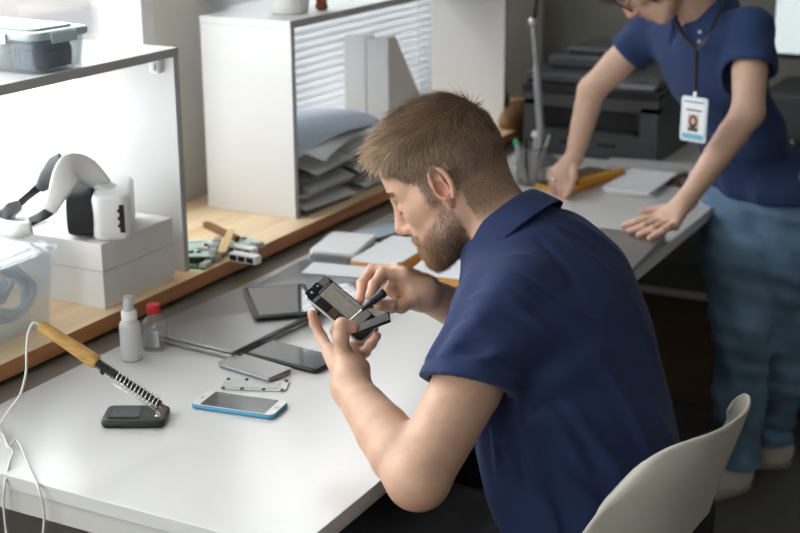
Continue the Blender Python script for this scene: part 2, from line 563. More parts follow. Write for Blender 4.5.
def mesh_obj(name, co, quads, material, parent=None, colors=None, relax=0, drop_small=True):
    """numpy vertices and quads to an object (world coordinates, moved under parent)"""
    co = np.array(co, float)
    if relax:
        e = np.concatenate([quads[:, [0, 1]], quads[:, [1, 2]], quads[:, [2, 3]], quads[:, [3, 0]]])
        for it in range(relax):
            acc = np.zeros_like(co); cn = np.zeros(len(co))
            for d in range(3):
                acc[:, d] = np.bincount(e[:, 0], co[e[:, 1], d], len(co)) + np.bincount(e[:, 1], co[e[:, 0], d], len(co))
            cn = np.bincount(e[:, 0], minlength=len(co)) + np.bincount(e[:, 1], minlength=len(co))
            w = 0.5 if it % 2 == 0 else -0.52
            co = co + (acc / np.maximum(cn, 1)[:, None] - co) * w
    if parent is not None:
        mi = np.array(wmat(parent).inverted())
        lc = co @ mi[:3, :3].T + mi[:3, 3]
    else:
        lc = co
    me = bpy.data.meshes.new(name)
    me.vertices.add(len(lc)); me.vertices.foreach_set('co', lc.astype(np.float32).ravel())
    me.loops.add(len(quads) * 4); me.loops.foreach_set('vertex_index', quads.astype(np.int32).ravel())
    me.polygons.add(len(quads))
    me.polygons.foreach_set('loop_start', np.arange(0, len(quads) * 4, 4, dtype=np.int32))
    me.polygons.foreach_set('use_smooth', np.ones(len(quads), bool))
    me.update(calc_edges=True)
    me.validate()
    if colors is not None:
        ca = me.color_attributes.new('col', 'FLOAT_COLOR', 'POINT')
        ca.data.foreach_set('color', np.concatenate([colors, np.ones((len(colors), 1))], 1).astype(np.float32).ravel())
    me.materials.append(material)
    o = bpy.data.objects.new(name, me)
    COL.objects.link(o)
    if parent is not None: o.parent = parent
    return o, co

def vnoise(x, y, z, f, seed=0):
    """cheap smooth pseudo-noise"""
    r = np.random.RandomState(seed)
    out = np.zeros_like(x)
    for i in range(6):
        k = r.normal(size=3); k /= np.linalg.norm(k)
        out += np.sin((x * k[0] + y * k[1] + z * k[2]) * f * (0.7 + 0.25 * i) * 2 * math.pi + r.rand() * 6.28)
    return out / 3.0

# ================================================================ the room
def struct(name, bm, m, **k):
    o = obj(name, bm, m, **k); o['kind'] = 'structure'; return o

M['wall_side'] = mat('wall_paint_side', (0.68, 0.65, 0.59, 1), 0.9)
XW = -1.95           # inner face of the window wall
LZ = 0.782           # top of the wooden ledge
b = nb(); box(b, -2.05, 3.0, -1.7, 4.7, -0.06, 0.0); struct('floor', b, M['floor'])
b = nb(); box(b, -2.05, 3.0, -1.7, 4.7, 2.7, 2.76); struct('ceiling', b, M['ceiling'])
b = nb(); box(b, -1.95, 3.0, 4.6, 4.7, 0.0, 2.7); struct('wall_back', b, M['wall_grey'])
b = nb(); box(b, 2.9, 3.0, -1.6, 4.6, 0.0, 2.7); struct('wall_right', b, M['wall_side'])
b = nb()
box(b, -1.95, 3.0, -1.7, -1.6, 0.0, 0.80); box(b, -1.95, 3.0, -1.7, -1.6, 2.45, 2.7)
box(b, -1.95, -1.8, -1.7, -1.6, 0.80, 2.45); box(b, -0.5, 3.0, -1.7, -1.6, 0.80, 2.45)
struct('wall_front', b, M['wall_side'])
b = nb()
box(b, -2.05, XW, -1.7, 4.7, 0.0, 0.80)          # parapet
box(b, -2.05, XW, -1.7, 4.7, 2.45, 2.7)          # lintel
box(b, -2.05, XW, -1.7, -0.9, 0.80, 2.45)
box(b, -2.05, XW, 2.497, 2.72, 0.80, 2.45)
box(b, -2.05, XW, 3.95, 4.7, 0.80, 2.45)
struct('wall_left', b, M['wall'])

def window(n, y0, y1, z0, z1, mullions):
    b = nb()
    w = 0.05
    for a in [y0] + mullions + [y1 - w]:
        box(b, -2.06, -1.94, a, a + w, z0, z1)
    box(b, -2.06, -1.94, y0 + w, y1 - w, z0, z0 + w)
    box(b, -2.06, -1.94, y0 + w, y1 - w, z1 - w, z1)
    root = thing('window_%d' % n, None, None, (-2.0, (y0 + y1) / 2, z0)); root['kind'] = 'structure'
    obj('window_frame', b, M['frame_white'], root, world=True, bevel=0.004)
    b = nb()
    for a, c in zip([y0] + mullions, mullions + [y1 - w]):
        box(b, -2.012, -2.006, a + w, c, z0 + w, z1 - w)
    obj('window_pane', b, M['pane'], root, world=True)
window(1, -0.9, 2.497, 0.80, 2.45, [0.6])
window(2, 2.72, 3.95, 0.80, 2.45, [])

b = nb()
for a in (-1.8, -1.175, -0.55): box(b, a, a + 0.05, -1.71, -1.59, 0.80, 2.45)
box(b, -1.8, -0.5, -1.7095, -1.5905, 0.80, 0.85); box(b, -1.8, -0.5, -1.7095, -1.5905, 2.40, 2.45)
r3 = thing('window_3', None, None, (-1.0, -1.65, 0.80)); r3['kind'] = 'structure'  # unseen window added behind the camera to fill the camera-facing sides
obj('window_frame', b, M['frame_white'], r3, world=True)
b = nb(); box(b, -1.75, -1.175, -1.66, -1.655, 0.85, 2.40); box(b, -1.125, -0.55, -1.66, -1.655, 0.85, 2.40); obj('window_pane', b, M['pane'], r3, world=True)

# pale square pier standing proud of the wall in the far corner
b = nb(); box(b, -1.95, -1.86, 4.25, 4.6, 0.0, 2.7); struct('trim_1', b, M['wall'])

# outside
b = nb(); box(b, -60, -2.3, -30, 60, -1.0, -0.9); struct('ground', b, M['snow'])
t = thing('building', 'pale low building with dark bands seen blurred through the window', 'building', (-11, 6, -0.9))
b = nb(); box(b, -13, -11, -2, 16, -0.9, 1.5); obj('wall', b, M['facade'], t, world=True)
b = nb()
box(b, -11.0, -10.95, -2, 16, -0.55, -0.30)

obj('window_band', b, M['facade2'], t, world=True)
b = nb(); box(b, -11.0, -10.9, 9.6, 10.3, -0.15, 0.6); obj('red_panel', b, M['facade_pink'], t, world=True)

# ================================================================ ledge, desk, shelves
b = nb(); box(b, -1.94, -1.573, -0.9, 4.22, 0.7525, LZ)
for f in b.faces:
    if f.normal.x > 0.5 or abs(f.normal.y) > 0.5: pass
b.normal_update()
for f in b.faces:
    f.material_index = 1 if f.normal.x > 0.5 else 0
t = tag(obj('window_ledge', b, [M['ledge'], M['ledge_edge']], bevel=0.0015),
        'long pine board ledge running along the window behind the white desk', 'ledge')

t = thing('work_desk', 'long white laminate desk in front of the pine window ledge', 'desk', (-1.23, 2.7, 0))
b = nb(); box(b, -1.90, -0.854, 1.32, 4.12, 0.718, 0.740); obj('tabletop', b, M['desk'], t, world=True, bevel=0.0012)
b = nb()
box(b, -1.86, -0.885, 1.325, 1.343, 0.682, 0.7178)
box(b, -0.880, -0.862, 1.343, 4.10, 0.706, 0.7178)
box(b, -1.86, -0.903, 4.08, 4.10, 0.682, 0.7178)
obj('apron', b, M['desk_edge'], t, world=True)
for x, y in ((-1.82, 1.36), (-0.93, 1.36), (-1.82, 4.05), (-0.93, 4.05)):
    b = nb(); box(b, x - 0.02, x + 0.02, y - 0.02, y + 0.02, 0, 0.682); obj('leg', b, M['desk_edge'], t, world=True)

b = nb(); box(b, -1.60, -1.530, 1.322, 4.115, 0.7402, 0.7412)  # added strip: its brown paints the ledge's shade and reflection on the desk
tag(obj('ledge_shade_strip', b, mat('ledge_shade_brown', (0.21, 0.178, 0.145, 1), 0.4)), 'flat grey-brown strip standing in for the shade and reflection of the pine ledge on the desk', 'strip')

def shelf(label, y0, y1, x0, x1, group='white shelf units on the ledge'):
    t = thing('shelf_unit', label, 'shelf', ((x0 + x1) / 2, (y0 + y1) / 2, LZ), 0, group)
    zt = 1.227
    b = nb(); box(b, x0, x1, y0 - 0.001, y1 + 0.001, zt - 0.017, zt)
    b.normal_update()
    for f in b.faces: f.material_index = 1 if f.normal.x > 0.5 else 0
    obj('top_board', b, [M['board'], M['board_edge_shaded']], t, world=True)
    for ya, yb in ((y0, y0 + 0.016), (y1 - 0.016, y1)):
        b = nb(); box(b, x0, x1, ya, yb, LZ + 0.0005, zt - 0.0175)
        b.normal_update()
        for f in b.faces: f.material_index = 1 if f.normal.x > 0.5 else 0
        obj('side_panel', b, [M['board'], M['board_edge_shaded']], t, world=True)
    return t
s1 = shelf('white open shelf unit on the ledge with the white box and headset under it', 0.95, 2.13, -1.845, -1.606)
b = nb(); box(b, -1.655, -1.632, 2.100, 2.1138, 1.178, 1.204); box(b, -1.650, -1.637, 2.094, 2.100, 1.184, 1.198)
obj('bracket', b, M['white_plastic'], s1, world=True, bevel=0.003)
s2 = shelf('white open shelf unit on the ledge with the paper trays under it', 2.556, 3.735, -1.862, -1.622)

# venetian blind over the second window
t = thing('venetian_blind', 'white venetian blind hanging in the window behind the far shelf unit', 'blind', (-1.925, 3.3, 2.42))
b = nb(); box(b, -1.935, -1.905, 2.66, 3.92, 2.40, 2.44); obj('head_rail', b, M['white_plastic'], t, world=True)
M['slat'] = mat('blind_slat', (0.74, 0.75, 0.76, 1), 0.5)
_nt = M['slat'].node_tree
_tl = _nt.nodes.new('ShaderNodeBsdfTranslucent'); _tl.inputs['Color'].default_value = (0.8, 0.82, 0.84, 1)
_mx = _nt.nodes.new('ShaderNodeMixShader'); _mx.inputs['Fac'].default_value = 0.28
_nt.links.new(_nt.nodes['Principled BSDF'].outputs['BSDF'], _mx.inputs[1])
_nt.links.new(_tl.outputs['BSDF'], _mx.inputs[2])
_nt.links.new(_mx.outputs['Shader'], _nt.nodes['Material Output'].inputs['Surface'])
b = nb()
for k in range(73):
    z = 0.825 + k * 0.0216
    m = Matrix.Translation((-1.92, 3.29, z)) @ Matrix.Rotation(math.radians(48), 4, 'Y')
    box(b, -0.0125, 0.0125, -0.62, 0.62, -0.0005, 0.0005, m=m)
obj('slat', b, M['slat'], t, world=True)
for y in (2.85, 3.72):
    b = nb(); box(b, -1.907, -1.9055, y, y + 0.002, 0.80, 2.40)
    obj('cord', b, M['white_plastic'], t, world=True)
b = nb(); box(b, -1.93, -1.91, 2.67, 3.91, 0.797, 0.811); obj('bottom_rail', b, M['white_plastic'], t, world=True)

# low shelf and things under the far end of the desk
t = thing('storage_bench', 'low pale storage bench standing below the far end of the desk', 'bench', (-0.8, 3.95, 0))
b = nb(); box(b, -1.45, -0.1, 3.735, 4.02, 0.335, 0.350); obj('bench_top', b, M['black'], t, world=True)
b = nb(); box(b, -1.45, -0.1, 3.715, 3.7345, 0.335, 0.352); obj('front_rail', b, M['desk_edge'], t, world=True, bevel=0.002)
for x in (-1.44, -0.12):
    b = nb(); box(b, x, x + 0.018, 3.74, 4.02, 0, 0.3345); obj('side_panel', b, M['black'], t, world=True)

def carton(label, x0, x1, y0, y1, z0, z1, mark=False):
    t = thing('cardboard_box', label, 'box', ((x0 + x1) / 2, (y0 + y1) / 2, z0), 0, 'cardboard boxes under the bench')
    b = nb(); box(b, x0, x1, y0, y1, z0, z1); obj('box_body', b, M['card_brown'], t, world=True, bevel=0.003)
    b = nb(); box(b, x0 + 0.0, x1, (y0 + y1) / 2 - 0.025, (y0 + y1) / 2 + 0.025, z1 + 0.0002, z1 + 0.001); obj('tape', b, M['leather'], t, world=True)
    if mark:
        b = nb(); box(b, x0 + 0.10, x0 + 0.20, y0 - 0.001, y0 - 0.0002, z0 + 0.15, z0 + 0.18); obj('printed_mark', b, M['red'], t, world=True)
carton('brown cardboard box with a small red mark under the bench beside the person standing', -1.35, -0.95, 3.76, 4.0, 0, 0.315, True)
carton('brown cardboard box under the bench right of the legs of the person standing', -0.78, -0.40, 3.77, 4.0, 0, 0.27)

t = thing('low_cabinet', 'dark grey cabinet behind the person standing with a monitor on it', 'cabinet', (-0.55, 4.35, 0))
b = nb(); box(b, -0.98, -0.1, 4.16, 4.55, 0, 0.86); obj('cabinet_body', b, M['dark_grey'], t, world=True, bevel=0.004)
for x in (-0.975, -0.535):
    d = nb(); box(d, x, x + 0.43, 4.145, 4.1595, 0.03, 0.84); dd = obj('door', d, M['dark_grey'], t, world=True, bevel=0.002)
    h = nb(); box(h, x + 0.20, x + 0.23, 4.135, 4.1448, 0.70, 0.80); obj('handle', h, M['silver'], dd, world=True)
t = thing('monitor', 'flat monitor with a pale lit screen at the right edge behind the person standing', 'monitor', (-0.68, 4.30, 0.86))
b = nb(); box(b, -0.978, -0.38, 4.285, 4.31, 0.955, 1.36); obj('casing', b, M['black'], t, world=True, bevel=0.004)
M['lit_screen'] = mat('lit_screen', (0.5, 0.55, 0.55, 1), 0.3, emit=(0.85, 0.95, 0.96, 1), estr=0.62)
b = nb(); box(b, -0.972, -0.388, 4.2835, 4.2848, 0.972, 1.352); obj('screen', b, M['lit_screen'], t, world=True)
b = nb(); box(b, -0.71, -0.65, 4.311, 4.325, 0.87, 1.1); prism(b, [(x - 0.68, y + 4.31) for x, y in rrect(0.22, 0.16, 0.03)], 0.8603, 0.871); obj('stand', b, M['dark_grey'], t, world=True)

# ================================================================ things on the window side
def slab(name, label, cat, c, size, rot, parts_fn, group=None):
    t = thing(name, label, cat, c, rot, group)
    parts_fn(t)
    return t

# ---- white packaging box under the first shelf
t = thing('packaging_box', 'white two-part packaging box on the ledge with the headset on top', 'box', (-1.77, 1.968, LZ))
b = nb(); box(b, -1.932, -1.600, 1.863, 2.073, LZ, 0.853); obj('box_base', b, M['white_matte'], t, world=True, bevel=0.0015)
b = nb(); box(b, -1.933, -1.599, 1.862, 2.074, 0.8535, 0.906); obj('box_lid', b, M['white_matte'], t, world=True, bevel=0.0015)
for xx, yy, l in ((-1.80, 1.893, 0.05), (-1.70, 1.905, 0.03)):
    b = nb(); box(b, xx, xx + 0.012, yy, yy + l, 0.9062, 0.9068)
    obj('printed_line', b, M['mid_grey'], t, world=True)

# ---- headset
hs = thing('virtual_reality_headset', 'white virtual reality headset with black face foam lying on the white packaging box', 'headset', (-1.68, 1.96, 0.9065))
R_h = Matrix.Rotation(math.radians(-54), 4, 'Z')
Mh = Matrix.Translation(Vector((-1.5878,1.8860,0.9685)) - R_h.to_3x3() @ Vector((0.0875, 0.022, 0.0))) @ R_h
Mh.translation.z = 0.9455
b = nb()
# visor body: rounded box, x wide, y deep
prism(b, rrect(0.175, 0.070, 0.020), -0.038, 0.046, m=Mh @ Matrix.Translation((0, 0.020, 0)), edge=0.009)
obj('visor_shell', b, M['white_plastic'], hs, world=True, smooth=True, angle=50)
b = nb()
box(b, 0.0865, 0.0885, 0.034, 0.043, -0.022, 0.030, m=Mh)
for z in (-0.012, 0.002, 0.016):
    box(b, 0.0875, 0.0892, 0.031, 0.040, z, z + 0.006, m=Mh)
obj('side_slot', b, M['black'], hs, world=True)
b = nb()
Mf = Mh @ Matrix.Translation((0, -0.0155, 0.006)) @ Matrix.Rotation(math.radians(90), 4, 'X')
pr = rrect(0.160, 0.082, 0.038)
def ringprism(bm, o, ins, z0, z1, m):
    n = len(o)
    q = [[bm.verts.new(m @ Vector((p[0] * s_, p[1] * (s_ if s_ == 1 else (1 - (1 - s_) * 2)), z))) for p in o] for s_, z in ((1, z0), (1.0, z1 * 0.8), (0.96, z1), (ins, z1), (ins, z0))]
    for a, c in zip(q, q[1:] + q[:1]):
        for k in range(n): bm.faces.new((a[k], a[(k + 1) % n], c[(k + 1) % n], c[k]))
ringprism(b, pr, 0.84, 0.0, 0.045, Mf)
obj('face_foam', b, M['black_soft'], hs, world=True, smooth=True, angle=50)
b = nb(); prism(b, rrect(0.15, 0.066, 0.03), 0.004, 0.010, m=Mf)
for s_ in (-1, 1): lathe(b, [(0.022, 0.0), (0.022, 0.014), (0.017, 0.014), (0.016, 0.009)], n=20, axis=None, c=(0, 0, 0)) if False else None
obj('lens_plate', b, M['black'], hs, world=True)
def ribbon(bm, pts, wd, w, t, mi=0, sub=5):
    """a band of width w along direction wd (per point) and thickness t"""
    n0 = len(pts)
    p = smooth_path(pts, sub)
    ds = smooth_path(wd, sub)
    ws = w if isinstance(w, (list, tuple)) else [w] * n0
    rings = []
    for i, q in enumerate(p):
        u = min(i / sub, n0 - 1); a = int(min(u, n0 - 2)); f = u - a
        ww = ws[a] * (1 - f) + ws[a + 1] * f
        d = (p[min(i + 1, len(p) - 1)] - p[max(i - 1, 0)]).normalized()
        x = ds[i].normalized(); x = (x - d * x.dot(d)).normalized(); y = d.cross(x)
        ring = []
        for k in range(12):
            a_ = 2 * math.pi * k / 12
            cx_ = math.copysign(abs(math.cos(a_)) ** 0.6, math.cos(a_)); sy_ = math.copysign(abs(math.sin(a_)) ** 0.8, math.sin(a_))
            ring.append(bm.verts.new(q + x * (ww / 2 * cx_) + y * (t / 2 * sy_)))
        rings.append(ring)
    for a, c in zip(rings, rings[1:]):
        for k in range(12):
            bm.faces.new((a[k], a[(k + 1) % 12], c[(k + 1) % 12], c[k])).material_index = mi
    bm.faces.new(rings[0][::-1]); bm.faces.new(rings[-1])
b = nb()
rv, uv_ = Vector((0.883, 0.469, 0)), Vector((0, 0, 1))
hb = [(-1.6879,1.8320,0.9656), (-1.6779,1.8481,0.9966), (-1.6696,1.8780,1.0355), (-1.6630,1.9128,1.0233), (-1.6513,1.9434,0.9915)]
ribbon(b, hb, [rv * 0.85 - uv_ * 0.5, rv * 0.85 - uv_ * 0.5, rv * 0.35 - uv_ * 0.95, rv * -0.2 - uv_, rv * -0.6 - uv_ * 0.8],
       [0.026, 0.036, 0.058, 0.050, 0.034], 0.010)
ribbon(b, [(-1.7068,1.9191,1.0401), (-1.7684,1.9672,1.0338), (-1.8077,1.9875,1.0160), (-1.8408,1.9960,0.9889), (-1.8494,1.9830,0.9648)], [rv * 0.6 - uv_ * 0.8] * 5, [0.020, 0.026, 0.026, 0.022, 0.016], 0.008)
obj('front_band', b, M['white_plastic'], hs, world=True, smooth=True)
b = nb()
ribbon(b, [(-1.7486,1.9523,1.0291), (-1.7805,1.9642,1.0098), (-1.8131,1.9724,0.9810), (-1.8310,1.9675,0.9603)], [rv * 0.5 - uv_ * 0.7] * 4, [0.034, 0.044, 0.038, 0.020], 0.012)
obj('forehead_pad', b, M['dark_grey'], hs, world=True, smooth=True)
b = nb()
ribbon(b, [(-1.6552,1.9316,0.9975), (-1.6416,1.9375,0.9938), (-1.6292,1.9416,0.9867)], [(-0.26, 0.97, 0)] * 3, [0.05, 0.05, 0.05], 0.010)
obj('visor_hinge', b, M['white_plastic'], hs, world=True, smooth=True)
for nm, pp in (('side_strap', [(-1.6917,1.8415,0.9648), (-1.7047,1.8310,0.9545), (-1.7293,1.8253,0.9416)]), ('side_strap', [(-1.8545,2.0023,0.9600), (-1.8643,1.9802,0.9457), (-1.8685,1.9495,0.9321)])):
    b = nb(); ribbon(b, pp, [(0.1, 0.3, 0.8)] * 3, 0.019, 0.004); obj(nm, b, M['black'], hs, world=True, smooth=True)
b = nb()
ribbon(b, [(-1.7178,1.8168,0.9338), (-1.7459,1.8001,0.9288), (-1.7949,1.8081,0.9244), (-1.8579,1.8555,0.9182), (-1.8790,1.9150,0.9170), (-1.8678,1.9480,0.9266)], [(0.1, 0.3, 0.9)] * 6, [0.024, 0.036, 0.042, 0.046, 0.040, 0.02], 0.014)
obj('rear_cradle', b, M['white_plastic'], hs, world=True, smooth=True)
b = nb()
ribbon(b, [(-1.8345,1.8528,0.9257), (-1.8656,1.9070,0.9245), (-1.8578,1.9381,0.9340)], [(0.1, 0.3, 0.9)] * 3, [0.036, 0.036, 0.02], 0.010)
obj('rear_pad', b, M['mid_grey'], hs, world=True, smooth=True)

# ---- tub with cables
tx0, tx1, ty0, ty1 = -1.90, -1.640, 1.42, 1.772
t = thing('storage_tub', 'clear plastic tub with a clip lid holding pale blue cables on the ledge', 'tub', ((tx0 + tx1) / 2, (ty0 + ty1) / 2, LZ))
def tub(bm, x0, x1, y0, y1, z0, z1, th, flare, r):
    cx, cy = (x0 + x1) / 2, (y0 + y1) / 2
    rings = []
    for ins, z, fl in ((0, z0, 0), (0, z0 + 0.004, 0), (0, z1, flare), (-th, z1, flare), (-th, z0 + th, 0)):
        o = rrect(x1 - x0 + 2 * (fl + ins), y1 - y0 + 2 * (fl + ins), r)
        rings.append([bm.verts.new((cx + p[0], cy + p[1], z)) for p in o])
    n = len(rings[0])
    for a, c in zip(rings, rings[1:]):
        for k in range(n): bm.faces.new((a[k], a[(k + 1) % n], c[(k + 1) % n], c[k]))
    bm.faces.new(rings[0][::-1]); bm.faces.new(rings[-1])
b = nb(); tub(b, tx0, tx1, ty0, ty1, LZ + 0.0003, LZ + 0.135, 0.002, 0.010, 0.018); obj('tub_body', b, M['milky'], t, world=True, smooth=True, angle=45)
b = nb()
cx, cy = (tx0 + tx1) / 2, (ty0 + ty1) / 2
o = [(cx + x, cy + y) for x, y in rrect(tx1 - tx0 + 0.032, ty1 - ty0 + 0.032, 0.02)]
prism(b, o, LZ + 0.1355, LZ + 0.141, edge=0.001)
o = [(cx + x, cy + y) for x, y in rrect(tx1 - tx0 - 0.03, ty1 - ty0 - 0.03, 0.02)]
prism(b, o, LZ + 0.1412, LZ + 0.146, edge=0.001)
obj('tub_lid', b, M['clear'], t, world=True)
b = nb()
o = [(cx + x + 0.03, cy + y) for x, y in rrect(0.09, 0.19, 0.03)]
prism(b, o, LZ + 0.1462, LZ + 0.1485, edge=0.001); obj('lid_label', b, M['paper'], t, world=True)
random.seed(4)
def coil(c, R, n, nrm, rr=0.0050, name='cable_coil', label=None, group=None, m='cable_blue'):
    x, y, d = frame_from(nrm)
    c = Vector(c); pts = []
    for k in range(n * 18 + 1):
        a = 2 * math.pi * k / 18
        R2 = R * (0.72 + 0.28 * random.random() * 0.5 + 0.14 * math.sin(a * 0.23))
        pts.append(c + x * math.cos(a) * R2 + y * math.sin(a) * R2 * 0.85 + d * (k / (n * 18.0) - 0.5) * 0.03 + Vector((0, 0, 0.002 * math.sin(a * 1.7))))
    b = nb(); tube(b, pts, rr, 6)
    return tag(obj(name, b, M[m], None, smooth=True), label, 'cable', group)
for i, (c, R, n, nr, lb) in enumerate((((-1.685, 1.70, 0.848), 0.060, 7, (0.95, -0.3, 0.35), 'pale blue coiled cable in the clear tub, against its right end'),
    ((-1.690, 1.60, 0.845), 0.058, 7, (0.95, -0.1, 0.4), 'pale blue coiled cable in the clear tub, at the left edge of the photo'),
    ((-1.79, 1.69, 0.842), 0.055, 6, (0.3, -0.8, 0.5), 'pale blue coiled cable in the clear tub, at the back towards the window'),
    ((-1.70, 1.50, 0.845), 0.055, 6, (0.9, -0.2, 0.4), 'pale blue coiled cable in the clear tub, at its near end'),
    ((-1.675, 1.655, 0.872), 0.038, 5, (0.7, -0.3, 0.7), 'small pale blue coiled cable on top of the others in the clear tub'))):
    coil(c, R, n, nr, label=lb, group='cables in the clear tub')

# ---- lidded container on the first shelf top
T = 1.2272
ct = Matrix.Translation((-1.715, 1.832, T)) @ Matrix.Rotation(math.radians(-4), 4, 'Z')
t = thing('food_container', 'clear plastic container with a pale blue clip lid on top of the near shelf unit', 'container', (-1.715, 1.832, T), math.radians(-4))
b = nb(); tub(b, -0.115, 0.098, -0.068, 0.048, 0.0003, 0.056, 0.002, 0.006, 0.016); obj('container_body', b, M['clear'], t, smooth=True, angle=45)
b = nb(); prism(b, [(x - 0.0085, y - 0.01) for x, y in rrect(0.235, 0.142, 0.022)], 0.0565, 0.071, edge=0.004)
prism(b, [(x - 0.0085, y - 0.01) for x, y in rrect(0.195, 0.10, 0.018)], 0.0712, 0.075, edge=0.0015)
obj('container_lid', b, M['lid_blue'], t, smooth=True, angle=40)
for x0, x1, y0, y1 in ((0.1095, 0.112, -0.04, 0.02), (-0.06, 0.05, -0.0855, -0.0825)):
    b = nb(); box(b, x0, x1, y0, y1, 0.050, 0.068); obj('clip', b, M['lid_blue'], t, bevel=0.0015)
def parts_block(label, mx, s, mt):
    b = nb()
    w, l, h = s
    box(b, -w / 2, w / 2, -l / 2, l / 2, 0, h, m=mx)
    for k in range(5):
        x = -w / 2 + w * (k + 0.5) / 5
        box(b, x - 0.004, x + 0.004, -l / 2 - 0.004, l / 2 + 0.004, h * 0.2, h * 0.8, m=mx)
    box(b, w / 2, w / 2 + 0.006, -l / 4, l / 4, h * 0.3, h * 0.7, m=mx)
    tag(obj('spare_part', b, M[mt], None, bevel=0.001), label, 'part', 'spare parts in the container')
parts_block('dark blue spare part inside the clear container, at its right end', ct @ Matrix.Translation((0.055, -0.01, 0.0035)), (0.052, 0.085, 0.043), 'navy_parts')
parts_block('grey spare part inside the clear container, lowest at the left', ct @ Matrix.Translation((-0.045, -0.01, 0.0035)), (0.10, 0.085, 0.022), 'mid_grey')
parts_block('grey spare part inside the clear container, stacked on the other grey one', ct @ Matrix.Translation((-0.045, -0.01, 0.0265)), (0.09, 0.08, 0.018), 'light_grey')

# ---- circuit boards on the ledge
def pcb(label, loc, rz, w, l, base, seed, tilt=0.0, z=0.0):
    random.seed(seed)
    t = thing('circuit_board', label, 'circuit board', (loc[0], loc[1], loc[2]), rz, 'circuit boards on the ledge')
    t.rotation_euler = (tilt, 0, rz)
    b = nb(); box(b, -w / 2, w / 2, -l / 2, l / 2, 0.0, 0.0018); obj('board', b, M[base], t)
    for k in range(7):
        b = nb()
        x = random.uniform(-w / 2 + 0.01, w / 2 - 0.014); y = random.uniform(-l / 2 + 0.01, l / 2 - 0.014)
        box(b, x, x + random.uniform(0.006, 0.012), y, y + random.uniform(0.006, 0.012), 0.002, random.uniform(0.003, 0.005))
        obj('chip', b, M['black'], t)
    for k in range(7):
        b = nb()
        x = random.uniform(-w / 2, w / 2 - 0.02); y = random.uniform(-l / 2, l / 2 - 0.01)
        box(b, x, x + random.uniform(0.01, 0.02), y, y + random.uniform(0.005, 0.010), 0.002, 0.0045)
        obj('shield_can', b, M[random.choice(['steel_dull', 'white_plastic', 'pcb_tan'])], t)
    for k in range(3):
        b = nb(); y = -l / 2 + 0.006 + k * l / 3
        box(b, w / 2 - 0.012, w / 2 + 0.002, y, y + l / 4.5, 0.002, 0.011); obj('socket', b, M['steel_dull'], t)
pcb('green circuit board on the ledge against the near shelf unit, lowest of the pile', (-1.640, 2.20, LZ + 0.0003), 0.15, 0.10, 0.13, 'pcb_green', 1)
pcb('pale teal circuit board on the ledge lying across the green one', (-1.655, 2.225, LZ + 0.0132), 0.5, 0.085, 0.12, 'pcb_teal', 2)
pcb('pale circuit board with sockets on the ledge, nearest the far shelf unit', (-1.622, 2.325, LZ + 0.0003), -0.55, 0.09, 0.085, 'pcb_teal', 3)
b = nb(); m = Matrix.Translation((-1.61, 2.27, LZ + 0.0275)) @ Matrix.Rotation(math.radians(28), 4, 'Z')
box(b, -0.008, 0.008, -0.10, 0.07, 0, 0.003, m=m)
tag(obj('flat_connector', b, M['pcb_tan'], bevel=0.0005), 'tan ribbon strip lying diagonally across the circuit boards', 'strip')
for c_, z_, lb in (((-1.5274,2.2179,0.7820), 0.0003, 'silver connector block with three black ports at the ledge front edge, nearest the desk'), ((-1.5646,2.2621,0.7820), 0.0003, 'silver connector block with three black ports just behind the one at the ledge front edge')):
    t = thing('port_connector', lb, 'connector', (c_[0] - 0.012, c_[1] + 0.01, LZ), math.radians(-4), 'port connectors by the circuit boards')
    b = nb(); box(b, -0.034, 0.034, -0.010, 0.012, z_, z_ + 0.017); obj('connector_body', b, M['white_plastic'], t, bevel=0.001)
    for k in range(3):
        b = nb(); box(b, -0.030 + k * 0.021, -0.013 + k * 0.021, -0.0115, -0.0102, 0.003, 0.014); obj('port', b, M['black'], t)
b = nb(); m = Matrix.Translation((-1.70, 2.375, LZ + 0.0003)) @ Matrix.Rotation(math.radians(62), 4, 'Z')
box(b, -0.007, 0.007, -0.075, 0.075, 0, 0.013, m=m)
tag(obj('circuit_strip', b, M['leather'], bevel=0.001), 'long narrow brown and green strip lying behind the circuit boards', 'strip')

# ---- letter trays with papers under the far shelf
def sheet(bm, c, w, l, rz, sag, z0, n=10, th=0.0006, curl=0.0):
    """a sheet of w x l curving down at its ends"""
    m = Matrix.Translation(c) @ Matrix.Rotation(rz, 4, 'Z')
    tp, bt = [], []
    for i in range(n + 1):
        a, c_ = [], []
        for j in range(n + 1):
            u, v = i / n - 0.5, j / n - 0.5
            z = z0 - sag * (u * 2) ** 2 * (1 if u > 0 else 0.25) + curl * (v * 2) ** 2
            a.append(bm.verts.new(m @ Vector((u * w, v * l, z + th)))); c_.append(bm.verts.new(m @ Vector((u * w, v * l, z))))
        tp.append(a); bt.append(c_)
    for i in range(n):
        for j in range(n):
            bm.faces.new((tp[i][j], tp[i + 1][j], tp[i + 1][j + 1], tp[i][j + 1]))
            bm.faces.new((bt[i][j], bt[i][j + 1], bt[i + 1][j + 1], bt[i + 1][j]))
    for i in range(n):
        bm.faces.new((tp[i][0], bt[i][0], bt[i + 1][0], tp[i + 1][0])); bm.faces.new((tp[i][n], tp[i + 1][n], bt[i + 1][n], bt[i][n]))
        bm.faces.new((tp[0][i], tp[0][i + 1], bt[0][i + 1], bt[0][i])); bm.faces.new((tp[n][i], bt[n][i], bt[n][i + 1], tp[n][i + 1]))
names = ['lowest', 'second from the bottom', 'topmost']
